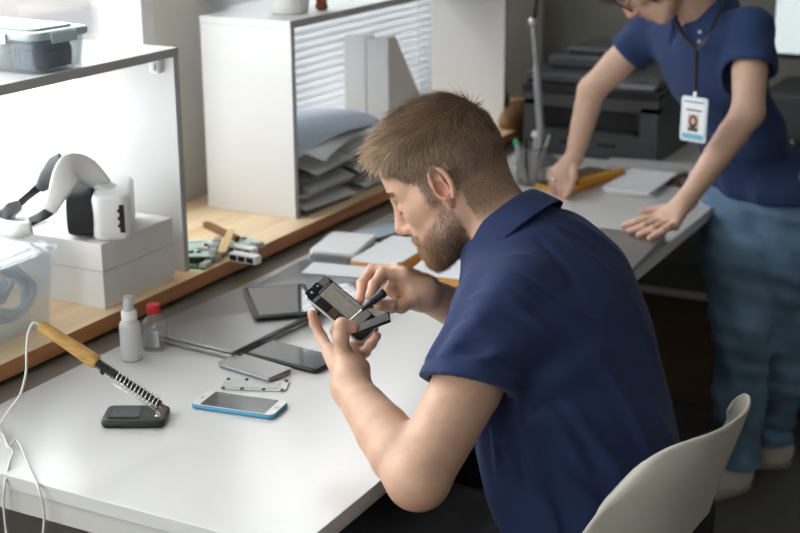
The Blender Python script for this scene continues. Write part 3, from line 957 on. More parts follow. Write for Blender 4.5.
for k in range(3):
    z = LZ + 0.0006 + k * 0.040
    t = thing('letter_tray', 'curved grey letter tray under the far shelf, %s of the stack' % names[k], 'tray', (-1.72, 2.80, z), 0.0, 'letter trays under the far shelf')
    for q in range(2):
        b = nb()
        yc = -0.105 + 0.235 * q
        # curved front lip tray
        n = 10; top, bot = [], []
        for i in range(n + 1):
            u = i / n
            x = -0.13 + 0.235 * u
            zz = 0.030 * (1 - u ** 2.2) + 0.0015
            top.append([b.verts.new((x, yc - 0.105, zz)), b.verts.new((x, yc + 0.105, zz))])
            bot.append([b.verts.new((x, yc - 0.105, 0.0)), b.verts.new((x, yc + 0.105, 0.0))])
        for i in range(n):
            b.faces.new((top[i][0], top[i + 1][0], top[i + 1][1], top[i][1]))
            b.faces.new((bot[i][0], bot[i][1], bot[i + 1][1], bot[i + 1][0]))
            b.faces.new((top[i][0], bot[i][0], bot[i + 1][0], top[i + 1][0]))
            b.faces.new((top[i][1], top[i + 1][1], bot[i + 1][1], bot[i][1]))
        b.faces.new((top[0][0], top[0][1], bot[0][1], bot[0][0])); b.faces.new((top[n][0], bot[n][0], bot[n][1], top[n][1]))
        obj('tray_body', b, M['light_grey'] if (k + q) % 2 else M['mid_grey'], t, smooth=True, angle=40)
    b = nb(); sheet(b, (0.0, -0.10, 0), 0.23, 0.20, 0.10 * (k - 1), 0.022, 0.0335); obj('paper', b, M['paper_grey'], t)
    b = nb(); sheet(b, (0.0, 0.13, 0), 0.22, 0.20, -0.12 * (k - 1), 0.022, 0.0335); obj('paper', b, M['paper_grey'], t)
b = nb(); sheet(b, (-1.73, 2.79, 0), 0.22, 0.40, 0.22, 0.022, LZ + 0.160, curl=-0.012, th=0.002)
tag(obj('paper_sheet', b, M['paper_grey']), 'grey sheet of paper directly on the letter trays', 'paper', 'sheets on the letter trays')
b = nb(); sheet(b, (-1.735, 2.80, 0), 0.21, 0.42, 0.0, 0.030, LZ + 0.186, curl=-0.022, th=0.002)
tag(obj('paper_sheet', b, M['paper_blue']), 'pale blue sheet of paper bulging on top of the letter trays', 'paper', 'sheets on the letter trays')

# ---- upright magazine files behind
for k, (x, lb) in enumerate(((-1.796, 'white upright magazine file under the far shelf unit, the one nearer the window'), (-1.729, 'white upright magazine file under the far shelf unit, the one nearer the room'))):
    t = thing('magazine_file', lb, 'file box', (x, 3.14, LZ), 0, 'white magazine files')
    H, W, Dp = 0.332, 0.064, 0.24
    b = nb()
    for xx in (-W / 2, W / 2 - 0.003):
        o = [(0, 0.0003), (Dp, 0.0003), (Dp, H * 0.25), (0.04, H), (0, H)]
        vs0 = [b.verts.new((xx, y, z)) for y, z in o]; vs1 = [b.verts.new((xx + 0.003, y, z)) for y, z in o]
        b.faces.new(vs0); b.faces.new(vs1[::-1])
        for i in range(5): b.faces.new((vs0[i], vs1[i], vs1[(i + 1) % 5], vs0[(i + 1) % 5]))
    obj('side_walls', b, M['white_matte'], t)
    b = nb(); box(b, -W / 2 + 0.0032, W / 2 - 0.0032, 0, 0.003, 0.0003, H); box(b, -W / 2 + 0.0032, W / 2 - 0.0032, 0.003, Dp, 0.0003, 0.004)
    box(b, -W / 2 + 0.0032, W / 2 - 0.0032, Dp - 0.003, Dp, 0.004, H * 0.25)
    obj('spine', b, M['white_matte'], t)
    b = nb(); lathe(b, [(0.009, 0), (0.009, 0.0012)], n=16, axis=Matrix.Rotation(math.radians(90), 4, 'X'), c=(0, -0.0003, 0.05)); obj('finger_ring', b, M['steel_dull'], t)

# ---- pot on the far shelf
t = thing('flower_pot', 'white round flower pot on top of the far shelf unit', 'pot', (-1.705, 2.685, T))
b = nb(); lathe(b, [(0.038, 0.0002), (0.043, 0.004), (0.050, 0.075), (0.053, 0.09), (0.048, 0.09), (0.045, 0.078)], n=36); obj('pot_body', b, M['white_matte'], t, smooth=True, angle=50)
b = nb(); lathe(b, [(0.047, 0.070), (0.040, 0.080), (0.01, 0.083)], n=24); obj('soil', b, M['leather'], t, smooth=True)
t = thing('clay_figure', 'small reddish brown clay ornament beside the white pot on the far shelf unit', 'ornament', (-1.668, 2.765, T))
b = nb(); lathe(b, [(0.010, 0.0002), (0.016, 0.006), (0.012, 0.02), (0.018, 0.034), (0.012, 0.05), (0.004, 0.056)], n=16); obj('body', b, M['terracotta'], t, smooth=True)
b = nb(); tube(b, [(-0.01, 0.01, 0.03), (-0.028, 0.022, 0.034), (-0.03, 0.03, 0.02)], 0.005, 8); obj('arm', b, M['terracotta'], t, smooth=True)

# ================================================================ things on the desk
DZ = 0.7403
# ---- spray bottle
t = thing('spray_bottle', 'small translucent white spray bottle on the desk in front of the red-capped bottle', 'bottle', (-1.4678,1.7688,0.7403))
b = nb(); lathe(b, [(0.016, 0), (0.0185, 0.002), (0.0185, 0.062), (0.017, 0.068), (0.011, 0.074), (0.010, 0.076)], n=32); obj('bottle_body', b, M['spray_plastic'], t, smooth=True, angle=60)
b = nb(); lathe(b, [(0.0135, 0.0745), (0.0135, 0.088), (0.011, 0.091)], n=28); obj('collar', b, M['white_plastic'], t, smooth=True, angle=50)
b = nb(); lathe(b, [(0.0095, 0.0912), (0.0090, 0.112), (0.0078, 0.115)], n=24); obj('spray_cap', b, M['clear_case'], t, smooth=True, angle=50)
b = nb(); lathe(b, [(0.0065, 0.0915), (0.0060, 0.107)], n=16); box(b, 0.004, 0.0085, -0.001, 0.001, 0.100, 0.104); obj('nozzle', b, M['white_plastic'], t, smooth=True, angle=50)
# ---- red capped bottle
t = thing('liquid_bottle', 'clear square bottle with a red cap on the desk beside the ledge', 'bottle', (-1.4641,1.8319,0.7403), math.radians(20))
b = nb(); lathe(b, [(0.020, 0), (0.0215, 0.003), (0.0215, 0.044), (0.019, 0.054), (0.011, 0.062), (0.0105, 0.068)], n=40, power=3.4); obj('bottle_body', b, M['bottle_glass'], t, smooth=True, angle=60)
b = nb(); lathe(b, [(0.0185, 0.002), (0.0195, 0.004), (0.0195, 0.036)], n=40, power=3.4); obj('liquid', b, M['liquid'], t, smooth=True, angle=60)
b = nb(); lathe(b, [(0.0118, 0.0665), (0.0122, 0.068), (0.0122, 0.080), (0.011, 0.0825)], n=36); obj('cap', b, M['red'], t, smooth=True, angle=40)
b = nb(); box(b, -0.0135, 0.0135, -0.0222, -0.0217, 0.010, 0.040); obj('label_panel', b, M['clear_case'], t)

# ---- laptops, tablets, phones. each lies in a rotated local frame
def frame_pts(a, b_, c):
    """a = corner, b_ along length, c along width -> (matrix at a, length, width); z kept flat"""
    a, b_, c = Vector(a), Vector(b_), Vector(c)
    x = (b_ - a); L = x.length; x.normalize()
    y = (c - a); y = y - x * y.dot(x); W = y.length; y.normalize()
    return a, x, y, L, W
def flat_thing(name, label, cat, a, bpt, L, W, side, z, group=None):
    """local x along a->b, local y to `side` (+1 left of it); origin at the centre of the rectangle"""
    a, bpt = Vector(a), Vector(bpt)
    d = (bpt - a); ang = math.atan2(d.y, d.x)
    x = Vector((math.cos(ang), math.sin(ang), 0)); y = Vector((-x.y, x.x, 0)) * side
    c = a + x * L / 2 + y * W / 2
    return thing(name, label, cat, (c.x, c.y, z), ang, group)

# big closed laptop: near corner -> far right corner is its long side
LA = (-1.3046,1.8413,0.7570); LB = (-1.2890,2.0674,0.7570)
t = flat_thing('laptop', 'closed silver-grey laptop on the desk with the black tablet lying on it', 'laptop', LA, LB, 0.33, 0.215, 1, DZ)
b = nb(); prism(b, rrect(0.33, 0.215, 0.010), 0.0005, 0.0105, edge=0.003); obj('base', b, M['silver_lap'], t, smooth=True, angle=50)
b = nb(); prism(b, rrect(0.33, 0.215, 0.010), 0.0118, 0.0175, edge=0.0015); obj('screen_lid', b, M['silver_lap'], t, smooth=True, angle=50)
b = nb(); prism(b, rrect(0.322, 0.207, 0.008), 0.0106, 0.0117); obj('gap_seal', b, M['black'], t)
# second closed laptop behind
t = thing('laptop', 'closed small blue-grey laptop on the desk behind the black tablet', 'laptop', (-1.385, 2.28, DZ), math.radians(93))
b = nb(); prism(b, rrect(0.20, 0.205, 0.010), 0.0005, 0.009, edge=0.003); obj('base', b, M['silver_grey'], t, smooth=True, angle=50)
b = nb(); prism(b, rrect(0.20, 0.205, 0.010), 0.0095, 0.0150, edge=0.0015); obj('screen_lid', b, M['silver_grey'], t, smooth=True, angle=50)

def tablet(name, label, cat, c, ang, L, W, th, mbody, mscreen, bez=0.008, r=0.01, z=DZ, group=None, bezm=None, extra=None):
    t = thing(name, label, cat, (c[0], c[1], z), ang, group)
    b = nb(); prism(b, rrect(L, W, r), 0.0002, th, edge=min(th * 0.42, 0.003)); obj('casing', b, M[mbody], t, smooth=True, angle=50)
    if bezm:
        b = nb(); prism(b, rrect(L - 0.003, W - 0.003, r * 0.85), th + 0.00005, th + 0.0005); obj('bezel', b, M[bezm], t)
    bx = bez if isinstance(bez, tuple) else (bez, bez)
    b = nb(); prism(b, rrect(L - 2 * bx[0], W - 2 * bx[1], 0.0015), th + 0.0006, th + 0.0010); obj('screen', b, M[mscreen], t)
    return t
TL, TR, TN = Vector((-1.4726,2.1211,0.7630)), Vector((-1.3896,2.2132,0.7630)), Vector((-1.3489,1.9802,0.7630))
d = TN - TL
tablet('tablet', 'black glass tablet lying askew on the silver-grey laptop', 'tablet', tuple((Vector((-1.3489,1.9802,0.7630)) + Vector((-1.3896,2.2132,0.7630))) / 2), math.atan2(d.y, d.x), 0.185, 0.125, 0.0075, 'black', 'black_gloss', 0.010, 0.010, z=DZ + 0.0183)
a1 = Vector((-1.3029,1.8689,0.7480)); a2 = Vector((-1.1393,1.8512,0.7480)); d = a2 - a1; w = Vector((-d.y, d.x, 0)).normalized()
c = (a1 + a2) / 2 + w * 0.036
tablet('mobile_phone', 'large black phone with a glossy grey screen on the desk below the held phone', 'phone', tuple(c), math.atan2(d.y, d.x), 0.160, 0.076, 0.0085, 'black', 'screen_grey', 0.003, 0.013)
a1 = Vector((-1.3130,1.8046,0.7460)); a2 = Vector((-1.1920,1.7843,0.7460)); d = a2 - a1; w = Vector((-d.y, d.x, 0)).normalized()
c = (a1 + a2) / 2 + w * 0.028
t = tablet('mobile_phone', 'small silver-grey phone lying face down on the desk next to the laptop corner', 'phone', tuple(c), math.atan2(d.y, d.x), 0.124, 0.058, 0.0085, 'silver_grey', 'silver_lap', 0.001, 0.009)
b = nb(); lathe(b, [(0.0035, 0.0096), (0.0035, 0.0103)], c=(-0.052, 0.020, 0), n=16); obj('camera_lens', b, M['black_gloss'], t)
# metal frame
a1 = Vector((-1.2476,1.7226,0.7420)); a2 = Vector((-1.1508,1.7625,0.7420)); d = a2 - a1; w = Vector((-d.y, d.x, 0)).normalized()
c = (a1 + a2) / 2 + w * 0.022
t = thing('phone_backplate', 'thin grey metal phone backplate with screw tabs between the phones on the desk', 'phone part', (c.x, c.y, DZ), math.atan2(d.y, d.x))
b = nb(); prism(b, rrect(0.110, 0.046, 0.008), 0.0002, 0.0022, edge=0.0004); obj('plate', b, M['steel_dull'], t)
b = nb(); prism(b, rrect(0.080, 0.030, 0.004), 0.0023, 0.0030); obj('raised_panel', b, M['steel_dull'], t)
for x in (-0.049, -0.018, 0.018, 0.049):
    for y in (-0.020, 0.020):
        b = nb(); lathe(b, [(0.0030, 0.0023), (0.0030, 0.0042)], c=(x, y, 0), n=12); obj('screw_tab', b, M['black'], t)
# blue phone with white face
a1 = Vector((-1.2472,1.6368,0.7460)); a2 = Vector((-1.1037,1.6568,0.7460)); d = a2 - a1; w = Vector((-d.y, d.x, 0)).normalized()
c = (a1 + a2) / 2 + w * 0.030
t = tablet('mobile_phone', 'blue-backed phone with a white front lying face up on the desk', 'phone', tuple(c), math.atan2(d.y, d.x), 0.146, 0.062, 0.0078, 'cyan', 'screen_grey', (0.017, 0.0035), 0.010, bezm='white_gloss')
b = nb(); prism(b, [(x - 0.0655, y) for x, y in rrect(0.0015, 0.010, 0.0006)], 0.0085, 0.0089); obj('earpiece', b, M['dark_grey'], t)
b = nb(); lathe(b, [(0.0045, 0.00845), (0.0045, 0.0088)], c=(0.0652, 0, 0), n=20); obj('home_button', b, M['light_grey'], t)
# black phone behind the held one
a1 = Vector((-1.3264,2.1886,0.7650)); a2 = Vector((-1.2293,2.1628,0.7650))
tablet('mobile_phone', 'black phone lying on the laptops behind the held phone', 'phone', (-1.262, 2.185, 0), math.radians(-42), 0.145, 0.072, 0.008, 'black', 'black_gloss', 0.004, 0.012, z=DZ + 0.0183)

# ---- clear cases and notebooks
rz = math.radians(8)
b = nb(); m = Matrix.Translation((-1.425, 2.47, DZ + 0.0002)) @ Matrix.Rotation(rz, 4, 'Z')
for nm, k, lb in (('a', 0, 'lowest'), ('b', 1, 'second from the bottom'), ('c', 2, 'topmost')):
    t = thing('clear_case', 'flat clear plastic case near the ledge, %s of the stack' % lb, 'case', (-1.460 + 0.004 * k, 2.478, DZ + 0.0003 + k * 0.0105), rz + 0.03 * k, 'stack of clear cases')
    b = nb(); prism(b, rrect(0.105, 0.150, 0.010), 0, 0.0100, edge=0.003); obj('case_body', b, M['clear_case'] if k < 2 else M['paper'], t, smooth=True, angle=50)
    b = nb(); prism(b, rrect(0.100, 0.143, 0.008), 0.0101, 0.0104); obj('insert_card', b, M['paper'], t)
b = nb(); prism(b, rrect(0.13, 0.075, 0.002), 0, 0.0012, m=Matrix.Translation((-1.385, 2.335, DZ + 0.0157)) @ Matrix.Rotation(math.radians(12), 4, 'Z'))
tag(obj('paper_sheet', b, M['paper']), 'white sheet of paper between the blue-grey laptop and the clear cases', 'paper')
def notebook(label, c, ang, L, W, th, z=DZ, group='mustard notebooks'):
    t = thing('notebook', label, 'notebook', (c[0], c[1], z), ang, group)
    b = nb(); prism(b, rrect(L, W, 0.008), 0.0002, th * 0.85, edge=0.002); obj('cover', b, M['mustard'], t, smooth=True, angle=50)
    b = nb(); prism(b, rrect(L - 0.003, W - 0.003, 0.007), th * 0.86, th, edge=0.001); obj('white_top', b, M['paper'], t)
na, nb_, nc = Vector((-1.3655,2.3668,0.7550)), Vector((-1.3652,2.5746,0.7550)), Vector((-1.2793,2.3341,0.7550))
d = nb_ - na
notebook('mustard-edged notebook with a white top behind the face of the seated person', (-1.334, 2.490, 0), math.radians(92), 0.205, 0.110, 0.026)
notebook('mustard-edged notebook with a white top under the chin of the seated person', (-1.190, 2.460, 0), math.radians(99), 0.195, 0.120, 0.026)
b = nb(); prism(b, rrect(0.17, 0.09, 0.012), 0, 0.010, edge=0.003, m=Matrix.Translation((-1.44, 2.685, DZ + 0.0002)) @ Matrix.Rotation(math.radians(82), 4, 'Z'))
tag(obj('folding_case', b, M['black']), 'black flat case on the desk at the foot of the ledge behind the notebooks', 'case')
b = nb(); prism(b, rrect(0.12, 0.07, 0.006), 0, 0.003, edge=0.001, m=Matrix.Translation((-1.45, 2.66, DZ + 0.0105)) @ Matrix.Rotation(math.radians(74), 4, 'Z'))
tag(obj('paper_pad', b, M['paper_blue']), 'small pale pad lying on the black flat case near the ledge', 'pad')

# ================================================================ soldering iron and stand
base_c = (Vector((-1.3110,1.5007,0.7420)) + Vector((-1.2769,1.6185,0.7420))) / 2
d = Vector((-1.2238,1.5455,0.7420)) - Vector((-1.3110,1.5007,0.7420)); sa = math.atan2(d.y, d.x)
st = thing('soldering_stand', 'black soldering iron stand with a wire spring rest on the desk', 'stand', (base_c.x, base_c.y, DZ), sa)
b = nb(); prism(b, rrect(0.098, 0.066, 0.010), 0.0003, 0.0125, edge=0.003); obj('base', b, M['black'], st, smooth=True, angle=50)
b = nb(); prism(b, [(x - 0.015, y) for x, y in rrect(0.050, 0.046, 0.004)], 0.0127, 0.0135)
o1 = rrect(0.052, 0.048, 0.005); 
obj('sponge_tray', b, M['black'], st)
b = nb(); prism(b, [(x - 0.015, y) for x, y in rrect(0.044, 0.040, 0.003)], 0.0136, 0.0142); obj('sponge', b, M['dark_grey'], st)
post = Vector((-1.2528,1.5621,0.7530))
b = nb(); lathe(b, [(0.0045, 0), (0.0045, 0.003), (0.003, 0.004), (0.003, 0.008)], c=post, n=16)
obj('screw', b, M['steel'], st, world=True, smooth=True, angle=40)
i0 = Vector((-1.4158,1.4964,0.8981)); i1 = Vector((-1.2259,1.5536,0.7740)); ax = (i1 - i0); IL = ax.length; ax.normalize()
def ip(t_): return i0 + (i1 - i0) * t_
b = nb(); u0, u1, _ = frame_from(ax)
off = Vector((0, 0, -0.012))
pw = [post + Vector((0, 0, 0.006)), ip(0.93) + Vector((0.0, -0.006, 0.012)), ip(0.93) + Vector((0.004, -0.008, 0.016))]
tube(b, pw, 0.0011, 8)
for q in (-0.007, 0.007):
    tube(b, [ip(0.58) + u0 * q + off * 1.1, ip(0.94) + u0 * q + off * 0.8], 0.0009, 6)
for k in range(12):
    c = ip(0.60 + 0.028 * k)
    tube(b, [c + u0 * math.cos(a) * 0.0088 + u1 * math.sin(a) * 0.0088 + ax * (0.0055 * a / 6.28) for a in [6.2832 * j / 14 for j in range(15)]], 0.0009, 6, caps=False)
tube(b, [ip(0.935) + u0 * -0.007 + off * 0.8, post + Vector((0, 0, 0.004))], 0.0011, 6)
obj('spring_rest', b, M['steel'], st, world=True, smooth=True)
ir = thing('soldering_iron', 'soldering iron with a wooden handle resting tip-down on the black stand', 'soldering iron', tuple(ip(0.5)))
b = nb(); tube(b, [ip(0), ip(0.012), ip(0.20), ip(0.40), ip(0.435), ip(0.445)], [0.0088, 0.0098, 0.0098, 0.0115, 0.0115, 0.0100], 24); obj('handle', b, M['handle_wood'], ir, world=True, smooth=True, angle=40)
b = nb(); tube(b, [ip(0.446), ip(0.60)], [0.0050, 0.0050], 14)
for k in range(9): tube(b, [ip(0.452 + 0.017 * k), ip(0.460 + 0.017 * k)], [0.0078, 0.0078], 8)
tube(b, [ip(0.475) + off * 0.7, ip(0.50) + off * 0.9], 0.004, 8)
obj('heat_guard', b, M['black'], ir, world=True, smooth=True, angle=40)
b = nb(); tube(b, [ip(0.60), ip(0.94)], [0.0058, 0.0058], 14); obj('heating_barrel', b, M['black'], ir, world=True, smooth=True, angle=40)
b = nb(); tube(b, [ip(0.94), ip(0.965), ip(1.0)], [0.0030, 0.0030, 0.0008], 12); obj('tip', b, M['leather'], ir, world=True, smooth=True, angle=40)
b = nb()
cord = [ip(0.002), (-1.4222,1.4887,0.9028), (-1.4267,1.4807,0.8868), (-1.4115,1.4584,0.8677), (-1.4014,1.4431,0.8426), (-1.3911,1.4160,0.8174), (-1.3967,1.3942,0.7973), (-1.4536,1.4183,0.7440), (-1.4580,1.3830,0.7440), (-1.4260,1.3400,0.7440)]
tube(b, smooth_path(cord, 8), 0.0019, 8); obj('cord', b, M['cable_white'], ir, world=True, smooth=True)
b = nb()
pts = [(-1.4663,1.3810,0.7431), (-1.4416,1.4183,0.7431), (-1.3968,1.3876,0.7435), (-1.3987,1.4048,0.7475), (-1.3844,1.3998,0.7460), (-1.3356,1.3610,0.7435), (-1.2713,1.3120,0.7396), (-1.2611,1.3080,0.7159), (-1.2607,1.3060,0.6859), (-1.2667,1.3000,0.6481)]
tube(b, smooth_path(pts, 8), 0.0019, 8)
pts = [(-1.5430,1.4701,0.7431), (-1.4523,1.4296,0.7431), (-1.3937,1.3846,0.7470), (-1.3778,1.3777,0.7435), (-1.3518,1.3413,0.7435), (-1.3348,1.3120,0.7268), (-1.3363,1.3080,0.6984), (-1.3343,1.3060,0.6601), (-1.3281,1.3000,0.6326)]
tube(b, smooth_path(pts, 8), 0.0019, 8)
tag(obj('charging_cable', b, M['cable_white'], smooth=True), 'white looped charging cable hanging over the near desk edge', 'cable')
t = thing('power_strip', 'dark blue power strip at the bottom left corner below the desk edge', 'power strip', (-1.40, 1.27, 0.60))
b = nb(); prism(b, rrect(0.30, 0.05, 0.01), 0.0, 0.036, edge=0.006, m=Matrix.Translation((-1.42, 1.295, 0.603))); obj('casing', b, mat('dark_navy_plastic', (0.02, 0.025, 0.05, 1), 0.4), t, world=True, smooth=True, angle=50)
for k in range(4):
    b = nb(); lathe(b, [(0.016, 0.0362), (0.016, 0.037)], c=(-1.53 + 0.07 * k, 1.295, 0.603), n=20); obj('outlet', b, M['black'], t, world=True)
b = nb()
for x in (-1.56, -1.46): box(b, x, x + 0.012, 1.3225, 1.3245, 0.60, 0.70); box(b, x, x + 0.012, 1.29, 1.3245, 0.599, 0.6025)
obj('hanger', b, M['dark_grey'], t, world=True)

# ================================================================ far part of the desk
# ---- printer
px0, px1, py0, py1 = -1.515, -1.120, 3.62, 4.02
t = thing('printer', 'dark grey multifunction printer at the far end of the desk', 'printer', (-1.32, 3.82, DZ))
b = nb()
box(b, px0, px1, py0 + 0.03, py1, DZ + 0.0003, 0.915)
box(b, px0, px1, py0, py0 + 0.03, DZ + 0.0003, 0.815)
box(b, px0, px0 + 0.045, py0, py0 + 0.03, 0.815, 0.895)
box(b, px1 - 0.05, px1, py0, py0 + 0.03, 0.815, 0.895)
box(b, px0, px1, py0, py0 + 0.03, 0.880, 0.915)
obj('printer_body', b, M['dark_grey'], t, world=True)
b = nb(); box(b, px0 + 0.046, px1 - 0.051, py0 + 0.027, py0 + 0.0298, 0.8155, 0.8795); box(b, px0 + 0.06, px1 - 0.065, py0 + 0.003, py0 + 0.0265, 0.8155, 0.822); obj('paper_slot', b, M['black'], t, world=True)
b = nb(); box(b, px0 + 0.012, px1 - 0.012, py0 - 0.004, py0 - 0.0003, 0.745, 0.806)
p = obj('paper_tray', b, mat('printer_front', (0.065, 0.068, 0.072, 1), 0.35), t, world=True, bevel=0.002)
for x in (-1.40, -1.29):
    h = nb(); box(h, x, x + 0.055, py0 - 0.006, py0 - 0.0041, 0.776, 0.787); obj('grip_slot', h, M['black'], p, world=True)
b = nb(); box(b, px0 - 0.004, px1 + 0.004, py0 - 0.006, py1, 0.9155, 0.942); obj('control_band', b, M['black'], t, world=True, bevel=0.004)
b = nb(); box(b, px0, px1, py0 + 0.01, py1, 0.9425, 0.972); obj('scanner_lid', b, M['dark_grey'], t, world=True, bevel=0.008)
b = nb(); box(b, px0 + 0.03, px0 + 0.27, py0 + 0.10, py1 - 0.03, 0.9725, 1.010); box(b, px0 + 0.07, px0 + 0.22, py0 + 0.14, py1 - 0.05, 1.0105, 1.03); obj('document_feeder', b, M['dark_grey'], t, world=True, bevel=0.010)
b = nb(); box(b, px1 - 0.16, px1 - 0.01, py0 - 0.005, py0 + 0.06, 0.9425, 0.958); obj('control_panel', b, M['mid_grey'], t, world=True, bevel=0.004)
# ---- desk lamp
lb_ = Vector((-1.43, 3.50, DZ))
t = thing('desk_lamp', 'grey jointed desk lamp standing beside the printer', 'lamp', tuple(lb_))
b = nb(); lathe(b, [(0.065, 0.0002), (0.066, 0.006), (0.060, 0.014), (0.012, 0.018), (0.010, 0.030)], n=32); obj('lamp_base', b, M['grey_metal_paint'], t, smooth=True, angle=50)
j0 = lb_ + Vector((0, 0, 0.025)); j1 = Vector((-1.4140,3.4934,0.8627)); j2 = Vector((-1.4594,3.5369,1.1231)); j3 = Vector((-1.4295,3.5350,1.3431)); 
b = nb(); tube(b, [j0, Vector((-1.4060,3.4838,0.8232))], 0.0095, 12); tube(b, [Vector((-1.4060,3.4838,0.8232)), j1, j2 + (j1 - j2) * 0.45], 0.0105, 12); tube(b, [j2 + (j1 - j2) * 0.45, j2], 0.0065, 10); obj('lower_arm', b, M['grey_metal_paint'], t, world=True, smooth=True, angle=40)
b = nb(); bmesh.ops.create_uvsphere(b, u_segments=16, v_segments=10, radius=0.014, matrix=Matrix.Translation(j2)); obj('joint', b, M['steel_dull'], t, world=True, smooth=True)
b = nb(); tube(b, [j2, j3], 0.0075, 10); obj('upper_arm', b, M['dark_grey'], t, world=True, smooth=True)
b = nb(); lathe(b, [(0.02, 0.05), (0.03, 0.045), (0.075, -0.05), (0.072, -0.05), (0.026, 0.04)], c=j3 + Vector((0.03, -0.05, 0.0)), n=28); obj('lamp_shade', b, M['dark_grey'], t, world=True, smooth=True, angle=50)
# ---- pen cup
pc = Vector((-1.345, 3.27, DZ))
t = thing('pen_cup', 'grey mesh pen cup full of tools on the desk beside the printer', 'cup', tuple(pc))
b = nb()
for k in range(36):
    a = 2 * math.pi * k / 36
    for s_ in (1, -1):
        pts = [pc + Vector((math.cos(a + s_ * z * 12) * 0.038, math.sin(a + s_ * z * 12) * 0.038, z + 0.002)) for z in [0.095 * j / 8 for j in range(9)]]
        tube(b, pts, 0.0005, 4, caps=False)
lathe(b, [(0.038, 0.0002), (0.039, 0.004), (0.036, 0.004)], c=pc, n=32)
ring = [pc + Vector((math.cos(a) * 0.0385, math.sin(a) * 0.0385, 0.098)) for a in [2 * math.pi * j / 32 for j in range(33)]]
tube(b, ring, 0.0018, 6, caps=False)
obj('cup_mesh', b, M['mid_grey'], t, world=True)
def stick(name, label, cat, dx, dy, tx, ty, h, r, m, top=None, topm=None):
    a = pc + Vector((dx, dy, 0.006)); e = pc + Vector((tx, ty, h))
    t = thing(name, label, cat, tuple(a), 0, 'tools in the mesh pen cup')
    b = nb(); tube(b, [a, a + (e - a) * 0.8, e], [r, r, r * 0.8], 10); obj('barrel', b, M[m], t, world=True, smooth=True, angle=50)
    if top:
        b = nb(); q = (e - a).normalized(); tube(b, [e, e + q * top[1] * 0.3, e + q * top[1]], [top[0], top[0] * 1.05, top[0] * 0.7], 12); obj('cap', b, M[topm], t, world=True, smooth=True, angle=50)
stick('marker_pen', 'marker pen with a green cap leaning in the mesh pen cup', 'pen', -0.006, -0.016, -0.030, -0.028, 0.105, 0.0065, 'light_grey', (0.007, 0.016), 'green')
stick('brush', 'white-headed brush standing upright in the mesh pen cup', 'brush', 0.0, 0.012, 0.004, 0.016, 0.122, 0.005, 'light_grey', (0.0115, 0.014), 'white_plastic')
stick('tweezers', 'silver tweezers leaning right in the mesh pen cup', 'tweezers', 0.010, 0.0, 0.040, 0.022, 0.128, 0.0035, 'steel_dull')
stick('pencil', 'grey pen leaning at the right rim of the mesh pen cup', 'pen', 0.014, -0.016, 0.030, -0.018, 0.125, 0.0035, 'light_grey')
stick('screwdriver', 'black screwdriver at the back of the mesh pen cup', 'screwdriver', -0.014, 0.006, -0.024, 0.018, 0.112, 0.005, 'black')
# ---- leather pouch and black things at the ledge end
F_ = Field((-1.72, 3.60, 0.72), (-1.50, 3.95, 0.95), 0.005)
F_.el((-1.60, 3.76, 0.80), (0.042, 0.085, 0.045), k=0.02); F_.el((-1.60, 3.80, 0.822), (0.034, 0.05, 0.030), k=0.03)
co, q = F_.mesh(); co[:, 2] = np.maximum(co[:, 2], LZ + 0.0003)
o, _ = mesh_obj('leather_pouch', co, q, M['leather'], relax=4); tag(o, 'tan leather pouch on the ledge behind the head of the seated person', 'pouch')
F_ = Field((-1.78, 3.60, 0.74), (-1.60, 3.95, 1.0), 0.005)
F_.el((-1.70, 3.84, 0.825), (0.035, 0.07, 0.050), k=0.02); F_.rc((-1.69, 3.84, 0.86), (-1.69, 3.86, 0.88), 0.020, 0.013, 0.02)
co, q = F_.mesh(); co[:, 2] = np.maximum(co[:, 2], LZ + 0.0003)
o, _ = mesh_obj('tape_dispenser', co, q, M['black_soft'], relax=4); tag(o, 'small black object on the ledge behind the tan pouch', 'gadget')

# ---- notebook, papers and gadgets by the standing person
t = thing('notebook', 'yellow-covered notebook on the desk below the far hand of the person standing', 'notebook', (-1.235, 3.345, DZ), math.radians(78))
b = nb(); prism(b, rrect(0.26, 0.115, 0.008), 0.0002, 0.010, edge=0.002); obj('cover', b, M['yellow'], t, smooth=True, angle=50)
b = nb(); prism(b, [(x, y + 0.008) for x, y in rrect(0.25, 0.095, 0.006)], 0.0102, 0.0112); obj('white_top', b, M['card_brown'], t)
t = thing('marker_pen', 'thick yellow marker lying along the edge of the yellow notebook', 'pen', (-1.172, 3.33, DZ + 0.0122), math.radians(72))
b = nb(); tube(b, [(-0.085, 0, 0.011), (0.03, 0, 0.011)], 0.0105, 14); obj('barrel', b, M['yellow'], t, smooth=True, angle=50)
b = nb(); tube(b, [(0.0305, 0, 0.011), (0.09, 0, 0.011), (0.095, 0, 0.011)], [0.0085, 0.0085, 0.006], 14); obj('cap', b, M['yellow'], t, smooth=True, angle=50)
for k, lb in ((0, 'lowest'), (1, 'second'), (2, 'topmost')):
    b = nb(); prism(b, rrect(0.125, 0.24, 0.006), 0, 0.0052, m=Matrix.Translation((-1.085 + 0.003 * k, 3.375 - 0.004 * k, DZ + 0.0002 + 0.0055 * k)) @ Matrix.Rotation(math.radians(8 - 4 * k), 4, 'Z'))
    tag(obj('paper_pad', b, M['paper_grey'] if k < 2 else M['paper']), 'pale paper pad between the yellow notebook and the mouse, %s of the stack' % lb, 'pad', 'paper pads by the notebook')
b = nb(); prism(b, rrect(0.20, 0.10, 0.01), 0, 0.004, m=Matrix.Translation((-0.985, 3.50, DZ + 0.0002)) @ Matrix.Rotation(math.radians(80), 4, 'Z'))
tag(obj('mouse_pad', b, M['leather']), 'brown pad under the computer mouse', 'mouse pad')
F_ = Field((-1.05, 3.34, 0.73), (-0.88, 3.52, 0.80), 0.003)
